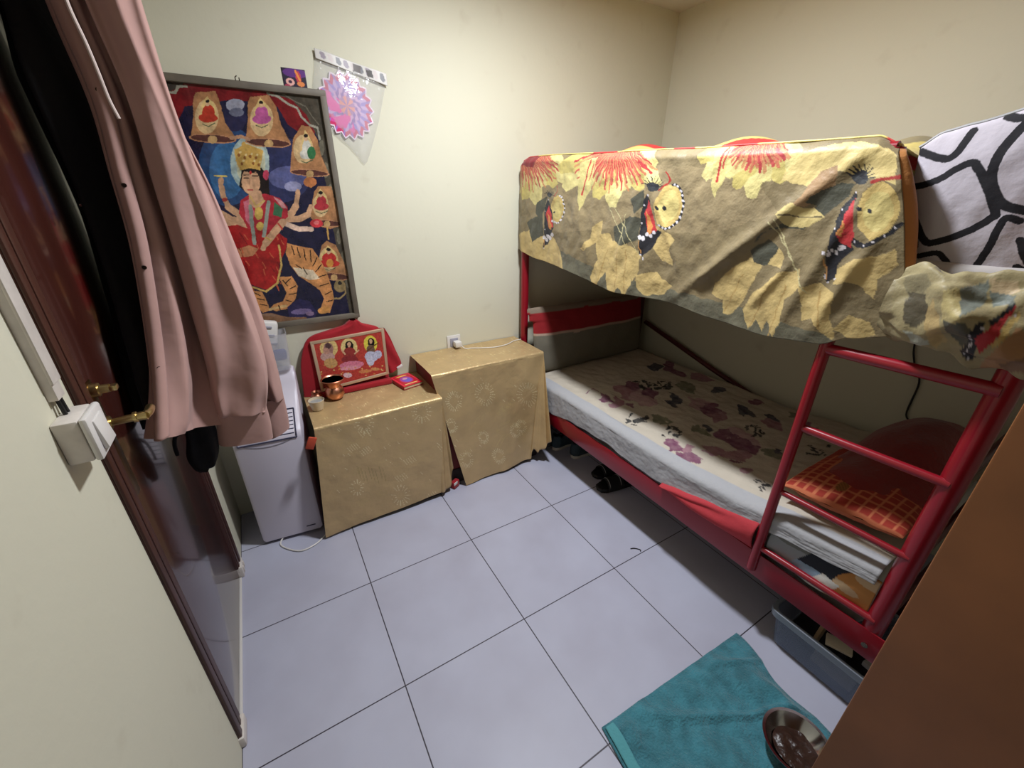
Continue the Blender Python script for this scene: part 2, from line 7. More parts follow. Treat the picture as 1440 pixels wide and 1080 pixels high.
QUILT=[(0,134,116,78,1028,2051,-975,1778,-1164,1194,1065,390),(0,152,132,92,802,1677,-124,1704,-601,1661,-720,1543,-496,1466,1,1459,555,1388),(0,104,100,78,354,1332,-28,1262,-422,1253,-656,1248,-846,1233,-963,1232,-980,1172,390,982),(0,214,198,120,706,1855,453,1807,354,1735,363,1724,374,1710,536,1714,756,1807),(0,224,208,130,694,1851,400,1754,298,1661,311,1650,327,1638,521,1672,768,1811),(0,206,186,98,684,1846,447,1736,391,1640,410,1631,433,1621,611,1669,778,1816),(0,214,198,120,677,1840,498,1725,491,1634,515,1627,545,1619,701,1679,786,1822),(0,224,208,130,672,1834,518,1666,538,1550,565,1546,599,1540,748,1640,792,1828),(0,206,186,98,670,1828,590,1667,666,1564,698,1563,736,1562,842,1668,794,1835),(0,214,198,120,670,1822,656,1675,781,1594,814,1596,855,1600,916,1705,793,1841),(0,196,52,50,544,1776,531,1765,521,1753,554,1758,546,1746,578,1752,573,1740,570,1727,601,1737,601,1724,630,1735,632,1723,638,1711,664,1724,673,1713,694,1728,706,1717,721,1706,737,1723,755,1714,766,1731,730,1831),(78,204,70,62,730,1831,507,1766),(78,206,112,74,730,1831,452,1746),(78,190,48,50,730,1831,401,1724),(78,210,140,86,730,1831,353,1703),(78,204,70,62,730,1831,481,1742),(78,206,112,74,730,1831,431,1719),(78,190,48,50,730,1831,385,1696),(78,210,140,86,730,1831,510,1740),(78,204,70,62,730,1831,462,1716),(78,206,112,74,730,1831,418,1690),(78,190,48,50,730,1831,539,1741),(78,210,140,86,730,1831,494,1714),(78,204,70,62,730,1831,452,1687),(78,206,112,74,730,1831,413,1659),(78,190,48,50,730,1831,525,1715),(78,210,140,86,730,1831,486,1686),(78,204,70,62,730,1831,450,1657),(78,206,112,74,730,1831,556,1717),(78,190,48,50,730,1831,520,1687),(78,210,140,86,730,1831,488,1656),(78,204,70,62,730,1831,586,1722),(78,206,112,74,730,1831,554,1690),(78,190,48,50,730,1831,526,1658),(78,210,140,86,730,1831,500,1625),(78,204,70,62,730,1831,587,1695),(78,206,112,74,730,1831,562,1661),(78,190,48,50,730,1831,541,1628),(78,210,140,86,730,1831,617,1701),(78,204,70,62,730,1831,597,1667),(78,206,112,74,730,1831,581,1632),(78,190,48,50,730,1831,646,1709),(78,210,140,86,730,1831,631,1674),(78,204,70,62,730,1831,619,1639),(78,206,112,74,730,1831,612,1603),(78,190,48,50,730,1831,662,1684),(78,210,140,86,730,1831,656,1648),(78,204,70,62,730,1831,653,1611),(78,206,112,74,730,1831,690,1694),(78,190,48,50,730,1831,689,1658),(78,210,140,86,730,1831,693,1622),(78,204,70,62,730,1831,715,1706),(78,206,112,74,730,1831,720,1670),(78,190,48,50,730,1831,729,1634),(78,210,140,86,730,1831,743,1597),(78,204,70,62,730,1831,747,1683),(78,206,112,74,730,1831,762,1647),(78,190,48,50,730,1831,782,1611),(78,210,140,86,730,1831,770,1697),(78,204,70,62,730,1831,791,1662),(0,150,26,40,819,1807,578,1797,628,1720,750,1740),(0,214,198,120,9,1820,-161,1772,-228,1706,-222,1696,-214,1685,-104,1694,43,1780),(0,224,208,130,0,1815,-194,1718,-260,1632,-250,1624,-237,1614,-104,1654,53,1785),(0,206,186,98,-7,1809,-156,1701,-183,1614,-168,1608,-151,1600,-33,1656,60,1790),(0,214,198,120,-12,1803,-113,1692,-100,1613,-82,1610,-60,1606,36,1671,65,1797),(0,224,208,130,-14,1797,-78,1642,-34,1544,-13,1543,12,1542,88,1645,68,1804),(0,206,186,98,-14,1790,-18,1650,70,1573,92,1576,120,1580,155,1683,67,1810),(0,214,198,120,-11,1785,36,1666,155,1618,176,1625,203,1634,200,1727,64,1816),(0,224,208,130,-5,1780,136,1652,321,1606,341,1617,366,1630,284,1738,58,1820),(0,206,186,98,2,1777,183,1690,377,1683,392,1697,411,1713,294,1792,50,1824),(0,196,52,50,-99,1748,-104,1735,-107,1722,-82,1725,-80,1712,-56,1720,-50,1707,-42,1696,-19,1707,-7,1697,12,1711,28,1703,47,1696,60,1714,82,1710,89,1727,111,1726,136,1727,135,1745,160,1749,151,1765,26,1800),(88,204,70,62,26,1800,-123,1738),(88,206,112,74,26,1800,-160,1718),(88,190,48,50,26,1800,-194,1697),(88,210,140,86,26,1800,-226,1675),(88,204,70,62,26,1800,-138,1714),(88,206,112,74,26,1800,-171,1691),(88,190,48,50,26,1800,-201,1668),(88,210,140,86,26,1800,-117,1712),(88,204,70,62,26,1800,-147,1688),(88,206,112,74,26,1800,-175,1663),(88,190,48,50,26,1800,-95,1713),(88,210,140,86,26,1800,-122,1687),(88,204,70,62,26,1800,-147,1660),(88,206,112,74,26,1800,-170,1633),(88,190,48,50,26,1800,-98,1688),(88,210,140,86,26,1800,-120,1660),(88,204,70,62,26,1800,-139,1632),(88,206,112,74,26,1800,-74,1692),(88,190,48,50,26,1800,-92,1662),(88,210,140,86,26,1800,-108,1633),(88,204,70,62,26,1800,-51,1697),(88,206,112,74,26,1800,-66,1667),(88,190,48,50,26,1800,-78,1637),(88,210,140,86,26,1800,-87,1606),(88,204,70,62,26,1800,-41,1674),(88,206,112,74,26,1800,-48,1643),(88,190,48,50,26,1800,-53,1612),(88,210,140,86,26,1800,-17,1682),(88,204,70,62,26,1800,-21,1651),(88,206,112,74,26,1800,-21,1620),(88,190,48,50,26,1800,4,1692),(88,210,140,86,26,1800,5,1661),(88,204,70,62,26,1800,9,1630),(88,206,112,74,26,1800,18,1599),(88,190,48,50,26,1800,28,1673),(88,210,140,86,26,1800,37,1643),(88,204,70,62,26,1800,50,1612),(88,206,112,74,26,1800,48,1686),(88,190,48,50,26,1800,62,1657),(88,210,140,86,26,1800,80,1627),(88,204,70,62,26,1800,64,1700),(88,206,112,74,26,1800,83,1672),(88,190,48,50,26,1800,106,1644),(88,210,140,86,26,1800,133,1616),(88,204,70,62,26,1800,100,1688),(88,206,112,74,26,1800,128,1662),(88,190,48,50,26,1800,160,1636),(88,210,140,86,26,1800,113,1704),(88,204,70,62,26,1800,146,1680),(88,206,112,74,26,1800,182,1657),(88,190,48,50,26,1800,122,1720),(88,210,140,86,26,1800,159,1698),(88,204,70,62,26,1800,200,1678),(88,206,112,74,26,1800,245,1659),(88,190,48,50,26,1800,167,1716),(88,210,140,86,26,1800,212,1699),(88,204,70,62,26,1800,261,1683),(88,206,112,74,26,1800,171,1734),(88,190,48,50,26,1800,219,1720),(88,210,140,86,26,1800,271,1707),(88,204,70,62,26,1800,171,1750),(88,206,112,74,26,1800,221,1739),(88,190,48,50,26,1800,276,1730),(0,214,198,120,-594,1791,-694,1749,-736,1696,-732,1688,-728,1680,-662,1691,-576,1762),(0,224,208,130,-599,1787,-715,1708,-758,1638,-752,1632,-745,1625,-665,1662,-570,1766),(0,206,186,98,-603,1783,-694,1696,-714,1629,-706,1625,-696,1620,-626,1666,-566,1770),(0,214,198,120,-606,1778,-670,1692,-668,1632,-658,1630,-645,1628,-587,1680,-563,1775),(0,224,208,130,-608,1774,-655,1655,-637,1582,-625,1582,-611,1583,-561,1662,-561,1780),(0,206,186,98,-608,1769,-622,1662,-579,1607,-566,1610,-551,1614,-524,1690,-561,1785),(0,214,198,120,-607,1765,-592,1676,-531,1641,-519,1647,-504,1654,-497,1723,-562,1789),(0,224,208,130,-604,1762,-540,1666,-447,1634,-436,1642,-422,1652,-453,1730,-565,1792),(0,206,186,98,-600,1759,-512,1693,-412,1688,-403,1698,-392,1710,-442,1769,-569,1795),(0,196,52,50,-644,1741,-647,1733,-649,1725,-637,1728,-637,1720,-626,1726,-624,1719,-621,1712,-610,1719,-605,1714,-596,1722,-590,1718,-582,1714,-575,1724,-567,1722,-563,1733,-553,1732,-543,1733,-542,1743,-531,1745,-534,1755,-585,1777),(92,204,70,62,-585,1777,-656,1734),(92,206,112,74,-585,1777,-674,1720),(92,190,48,50,-585,1777,-692,1706),(92,210,140,86,-585,1777,-708,1692),(92,204,70,62,-585,1777,-664,1719),(92,206,112,74,-585,1777,-681,1704),(92,190,48,50,-585,1777,-696,1688),(92,210,140,86,-585,1777,-654,1719),(92,204,70,62,-585,1777,-669,1703),(92,206,112,74,-585,1777,-684,1686),(92,190,48,50,-585,1777,-644,1720),(92,210,140,86,-585,1777,-658,1704),(92,204,70,62,-585,1777,-671,1686),(92,206,112,74,-585,1777,-683,1669),(92,190,48,50,-585,1777,-646,1705),(92,210,140,86,-585,1777,-658,1687),(92,204,70,62,-585,1777,-668,1669),(92,206,112,74,-585,1777,-635,1708),(92,190,48,50,-585,1777,-645,1690),(92,210,140,86,-585,1777,-654,1671),(92,204,70,62,-585,1777,-625,1712),(92,206,112,74,-585,1777,-633,1694),(92,190,48,50,-585,1777,-640,1675),(92,210,140,86,-585,1777,-646,1656),(92,204,70,62,-585,1777,-621,1698),(92,206,112,74,-585,1777,-627,1680),(92,190,48,50,-585,1777,-630,1660),(92,210,140,86,-585,1777,-611,1704),(92,204,70,62,-585,1777,-614,1685),(92,206,112,74,-585,1777,-616,1667),(92,190,48,50,-585,1777,-601,1711),(92,210,140,86,-585,1777,-602,1692),(92,204,70,62,-585,1777,-602,1674),(92,206,112,74,-585,1777,-600,1655),(92,190,48,50,-585,1777,-592,1700),(92,210,140,86,-585,1777,-590,1682),(92,204,70,62,-585,1777,-586,1664),(92,206,112,74,-585,1777,-582,1708),(92,190,48,50,-585,1777,-578,1690),(92,210,140,86,-585,1777,-572,1674),(92,204,70,62,-585,1777,-575,1716),(92,206,112,74,-585,1777,-568,1700),(92,190,48,50,-585,1777,-560,1684),(92,210,140,86,-585,1777,-551,1668),(92,204,70,62,-585,1777,-560,1709),(92,206,112,74,-585,1777,-550,1694),(92,190,48,50,-585,1777,-539,1680),(92,210,140,86,-585,1777,-554,1719),(92,204,70,62,-585,1777,-542,1705),(92,206,112,74,-585,1777,-528,1692),(92,190,48,50,-585,1777,-549,1728),(92,210,140,86,-585,1777,-535,1716),(92,204,70,62,-585,1777,-520,1704),(92,206,112,74,-585,1777,-503,1694),(92,190,48,50,-585,1777,-530,1726),(92,210,140,86,-585,1777,-514,1716),(92,204,70,62,-585,1777,-495,1707),(92,206,112,74,-585,1777,-528,1737),(92,190,48,50,-585,1777,-509,1728),(92,210,140,86,-585,1777,-489,1721),(92,204,70,62,-585,1777,-527,1746),(92,206,112,74,-585,1777,-507,1739),(92,190,48,50,-585,1777,-485,1734),(0,214,198,120,228,1727,123,1744,143,1608,204,1522,231,1578),(90,200,50,44,159,1729,180,1661,196,1590),(60,200,50,44,138,1717,158,1649),(0,214,198,120,-457,1730,-510,1742,-514,1644,-491,1584,-471,1623),(90,200,50,44,-493,1731,-489,1682,-488,1632),(60,200,50,44,-505,1722,-501,1673),(0,222,196,120,-696,1630,-736,1701,-819,1720,-899,1713,-954,1686,-982,1616,-924,1633,-839,1652,-778,1616),(0,168,130,86,-755,1563,-804,1654,-842,1669,-851,1610,-809,1574),(0,208,178,108,780,1371,592,1422,435,1396,342,1326,283,1219,476,1229,737,1273),(0,208,178,108,80,1423,-12,1436,-57,1374,-10,1259,48,1183,85,1234,46,1316),(0,208,178,108,1,1398,-114,1414,-177,1357,-172,1244,-148,1183,-108,1214,-79,1170,-36,1208,-6,1290),(0,208,178,108,-130,1396,-200,1382,-202,1302,-179,1251),(0,208,178,108,-190,1283,-289,1309,-378,1267,-344,1227,-251,1209,-207,1231),(0,208,178,108,104,1458,41,1486,40,1410,141,1347,173,1350,108,1408),(0,208,178,108,-200,1444,-274,1481,-356,1440,-338,1397,-369,1347,-313,1351,-269,1395),(0,208,178,108,-562,1304,-611,1370,-665,1409,-714,1401,-691,1326,-672,1266,-651,1227,-616,1214,-600,1261,-559,1268),(0,208,178,108,-684,1239,-702,1305,-765,1374,-821,1394,-844,1344,-810,1303,-812,1232,-807,1184,-773,1227,-764,1191,-736,1227,-718,1184),(0,208,178,108,-722,1420,-744,1451,-772,1425,-769,1391,-729,1394),(0,208,178,108,-840,1343,-887,1368,-936,1348,-939,1288,-968,1216,-924,1238,-897,1266,-874,1251),(0,208,178,108,-909,1403,-947,1434,-1023,1468,-1044,1436,-1013,1396,-1022,1346,-985,1373,-954,1379,-926,1370),(0,208,178,108,-955,1246,-978,1297,-1031,1286,-1049,1259,-1008,1232),(40,186,150,82,30,1203,-12,1369),(40,186,150,82,-95,1186,-74,1375),(40,186,150,82,-145,1202,-124,1380),(40,186,150,82,-619,1225,-655,1355),(40,186,150,82,-720,1194,-753,1337),(40,186,150,82,-792,1189,-798,1344),(40,186,150,82,-923,1242,-892,1350),(0,74,74,58,578,1554,487,1582,496,1527,546,1476,589,1496),(0,74,74,58,673,1448,527,1498,500,1392,610,1345),(0,74,74,58,-108,1575,-178,1607,-194,1561,-148,1522),(0,74,74,58,-34,1466,-119,1510,-181,1508,-181,1426,-97,1392,-52,1403),(0,74,74,58,-665,1448,-709,1502,-802,1504,-852,1548,-884,1590,-891,1621,-864,1625,-818,1604,-789,1579,-812,1565,-779,1534,-721,1507,-676,1475),(0,74,74,58,-663,1435,-705,1469,-744,1451,-725,1394,-684,1393),(0,214,190,116,-711,1542,-752,1571,-812,1561,-848,1536,-813,1508,-754,1509),(40,110,96,60,-721,1539,-781,1537,-838,1536),(30,196,184,130,14,1546,-118,1394),(30,196,184,130,-12,1552,-204,1360),(30,196,184,130,-93,1520,-80,1391),(30,196,184,130,-701,1518,-792,1428),(30,196,184,130,-715,1527,-859,1330),(-1,44,48,52,462,1589,-25,0,-1,-11),(30,24,24,34,462,1589,508,1597),(30,24,24,34,462,1589,500,1604),(30,24,24,34,462,1589,488,1609),(30,24,24,34,462,1589,472,1612),(30,24,24,34,462,1589,456,1612),(30,24,24,34,462,1589,440,1609),(30,24,24,34,462,1589,427,1604),(30,24,24,34,462,1589,419,1597),(30,24,24,34,462,1589,415,1589),(0,218,186,104,378,1589,362,1584,348,1574,338,1559,333,1541,334,1521,339,1500,350,1482,365,1468,382,1458,401,1456,418,1459,433,1470,443,1486,448,1505,448,1526,441,1547,429,1565,414,1579,396,1587),(0,226,204,120,382,1570,370,1566,360,1559,353,1549,350,1536,350,1521,354,1507,362,1494,372,1484,384,1478,397,1476,409,1479,420,1486,427,1497,430,1511,430,1525,425,1540,417,1552,406,1562,394,1568),(55,24,24,34,378,1589,370,1587,362,1584,355,1579,348,1574,343,1567,338,1559,336,1550,333,1541,333,1531,334,1521,336,1511,339,1500,345,1491,350,1482,357,1475,365,1468,374,1463,382,1458,391,1457,401,1456,409,1458,418,1459,426,1465),(0,24,24,34,480,1569,502,1513,496,1421,510,1324,470,1343,442,1396,413,1433,430,1502,460,1556),(0,206,40,44,465,1542,487,1493,456,1424,419,1440,436,1488),(0,222,140,64,475,1507,430,1448,438,1418,456,1424),(40,214,150,80,506,1366,497,1336),(-1,226,220,226,503,1378,-14,1,-1,-10),(-1,226,220,226,484,1368,-14,1,-1,-10),(-1,226,220,226,467,1387,-14,1,-1,-10),(-1,226,220,226,449,1377,-14,1,-1,-10),(-1,226,220,226,432,1396,-14,1,-1,-10),(-1,226,220,226,370,1587,-8,0,0,-4),(-1,226,220,226,355,1579,-8,0,0,-4),(-1,226,220,226,343,1567,-8,0,0,-4),(-1,226,220,226,336,1550,-8,0,0,-4),(-1,226,220,226,333,1531,-8,0,0,-4),(-1,226,220,226,336,1511,-8,0,-1,-5),(-1,226,220,226,345,1491,-8,0,0,-5),(-1,226,220,226,357,1475,-8,0,-1,-5),(-1,226,220,226,374,1463,-8,0,-1,-5),(-1,226,220,226,391,1457,-8,0,0,-5),(-1,226,220,226,409,1458,-9,0,0,-5),(-1,226,220,226,426,1465,-9,0,0,-5),(39,178,40,32,405,1632,391,1609,418,1583),(-1,24,24,34,412,1509,-10,0,0,-5),(-1,226,220,226,472,1566,-4,0,0,-3),(-1,226,220,226,494,1510,-4,0,0,-3),(-1,226,220,226,488,1418,-4,0,0,-3),(-1,226,220,226,501,1321,-4,0,0,-3),(-1,44,48,52,-219,1622,-28,0,-3,-16),(30,24,24,34,-219,1622,-165,1634),(30,24,24,34,-219,1622,-173,1644),(30,24,24,34,-219,1622,-186,1652),(30,24,24,34,-219,1622,-203,1655),(30,24,24,34,-219,1622,-222,1654),(30,24,24,34,-219,1622,-240,1650),(30,24,24,34,-219,1622,-255,1642),(30,24,24,34,-219,1622,-266,1632),(30,24,24,34,-219,1622,-271,1621),(0,218,186,104,-313,1628,-329,1623,-343,1614,-354,1600,-363,1583,-368,1564,-368,1545,-365,1526,-358,1508,-347,1493,-333,1481,-317,1475,-300,1474,-284,1478,-269,1488,-256,1502,-247,1520,-242,1540,-242,1561,-246,1582,-255,1599,-267,1614,-281,1624,-297,1628),(0,226,204,120,-312,1606,-322,1603,-332,1596,-340,1586,-346,1574,-350,1561,-350,1547,-348,1534,-343,1521,-335,1511,-325,1503,-314,1498,-302,1498,-291,1501,-280,1508,-272,1518,-266,1530,-262,1544,-262,1559,-265,1573,-271,1585,-279,1595,-289,1602,-300,1606),(100,24,24,34,-313,1628,-321,1626,-329,1623,-336,1618,-343,1614,-349,1607,-354,1600,-359,1592,-363,1583,-365,1574,-368,1564,-368,1555,-368,1545,-367,1535,-365,1526,-361,1517,-358,1508,-352,1500,-347,1493,-340,1487,-333,1481,-325,1478,-317,1475,-309,1474,-300,1474,-292,1476,-284,1478,-276,1483),(0,24,24,34,-195,1597,-180,1555,-180,1491,-187,1432,-195,1365,-212,1356,-248,1388,-271,1422,-292,1461,-255,1469,-215,1525,-218,1571),(0,206,40,44,-206,1576,-197,1524,-223,1445,-270,1465,-238,1520),(0,222,140,64,-202,1535,-246,1479,-242,1441,-223,1445),(40,214,150,80,-186,1418,-202,1369),(-1,226,220,226,-187,1434,-10,1,-2,-9),(-1,226,220,226,-207,1429,-10,1,-2,-9),(-1,226,220,226,-223,1445,-9,1,-2,-9),(-1,226,220,226,-242,1440,-9,1,-2,-8),(-1,226,220,226,-257,1456,-9,1,-2,-8),(-1,226,220,226,-321,1626,-5,0,-1,-4),(-1,226,220,226,-336,1618,-5,0,-1,-4),(-1,226,220,226,-349,1607,-5,0,-1,-4),(-1,226,220,226,-359,1592,-5,0,-1,-4),(-1,226,220,226,-365,1574,-5,0,-1,-4),(-1,226,220,226,-368,1555,-5,0,-1,-4),(-1,226,220,226,-367,1535,-5,0,-1,-4),(-1,226,220,226,-361,1517,-5,0,-1,-4),(-1,226,220,226,-352,1500,-5,0,-1,-4),(-1,226,220,226,-340,1487,-5,0,-1,-4),(-1,226,220,226,-325,1478,-5,0,-1,-4),(-1,226,220,226,-309,1474,-5,0,-1,-4),(-1,226,220,226,-292,1476,-6,0,-1,-4),(-1,226,220,226,-276,1483,-6,0,-1,-4),(70,178,40,32,-277,1671,-298,1644,-289,1626,-248,1612),(-1,24,24,34,-258,1544,-9,0,-1,-7),(-1,24,24,34,-292,1545,-9,0,-1,-6),(-1,226,220,226,-200,1594,-4,0,-1,-4),(-1,226,220,226,-185,1553,-4,0,-1,-4),(-1,226,220,226,-186,1489,-4,0,-1,-4),(-1,226,220,226,-192,1429,-4,0,-1,-4),(-1,226,220,226,-200,1363,-4,0,-1,-4),(-1,226,220,226,-218,1353,-4,0,-1,-4),(-1,44,48,52,-899,1634,-17,0,-4,-15),(30,24,24,34,-899,1634,-865,1646),(30,24,24,34,-899,1634,-868,1655),(30,24,24,34,-899,1634,-875,1661),(30,24,24,34,-899,1634,-884,1664),(30,24,24,34,-899,1634,-896,1664),(30,24,24,34,-899,1634,-908,1660),(30,24,24,34,-899,1634,-918,1653),(30,24,24,34,-899,1634,-926,1644),(30,24,24,34,-899,1634,-932,1633),(0,218,186,104,-957,1621,-968,1616,-979,1607,-988,1595,-996,1581,-1002,1565,-1005,1548,-1005,1532,-1002,1518,-997,1506,-989,1497,-979,1493,-968,1492,-956,1497,-945,1506,-934,1518,-926,1534,-920,1551,-918,1568,-918,1585,-921,1600,-927,1611,-936,1619,-946,1622),(0,226,204,120,-958,1602,-966,1599,-974,1593,-981,1584,-986,1574,-990,1563,-992,1551,-992,1540,-990,1530,-987,1522,-981,1516,-974,1512,-966,1512,-958,1516,-950,1522,-943,1530,-937,1541,-933,1553,-931,1565,-931,1577,-934,1587,-938,1595,-944,1600,-951,1603),(130,24,24,34,-927,1483,-937,1477,-948,1474,-959,1475,-968,1480,-977,1486,-986,1492,-995,1501,-1004,1510,-1010,1519,-1016,1526),(0,24,24,34,-896,1604,-882,1563,-880,1513,-883,1453,-889,1390,-902,1376,-918,1385,-915,1419,-928,1443,-938,1463,-916,1482,-895,1495,-903,1549,-905,1594),(0,206,40,44,-901,1587,-892,1531,-892,1495,-929,1462,-931,1498,-912,1550),(0,222,140,64,-893,1538,-901,1524,-904,1492,-892,1495),(40,214,150,80,-878,1431,-896,1385),(-1,226,220,226,-876,1446,-5,0,-2,-6),(-1,226,220,226,-889,1443,-5,1,-2,-6),(-1,226,220,226,-896,1455,-5,0,-2,-6),(-1,226,220,226,-908,1453,-5,1,-2,-6),(-1,226,220,226,-916,1464,-5,1,-2,-6),(-1,226,220,226,-937,1477,-3,0,-1,-3),(-1,226,220,226,-959,1475,-3,0,-1,-3),(-1,226,220,226,-977,1486,-3,0,-1,-3),(-1,226,220,226,-995,1501,-3,0,-1,-3),(-1,226,220,226,-1010,1519,-2,0,-1,-3),(91,178,40,32,-982,1632,-955,1629,-930,1624),(-1,24,24,34,-923,1557,-5,0,-2,-6),(-1,24,24,34,-945,1554,-5,0,-2,-6),(-1,226,220,226,-898,1602,-2,0,-1,-3),(-1,226,220,226,-885,1561,-2,0,-1,-3),(-1,226,220,226,-882,1511,-2,0,-1,-3),(-1,226,220,226,-886,1452,-2,0,-1,-3),(-1,226,220,226,-892,1388,-2,0,-1,-4),(-1,226,220,226,-905,1375,-2,0,-1,-4),(-1,226,220,226,-920,1383,-2,0,-1,-3)]
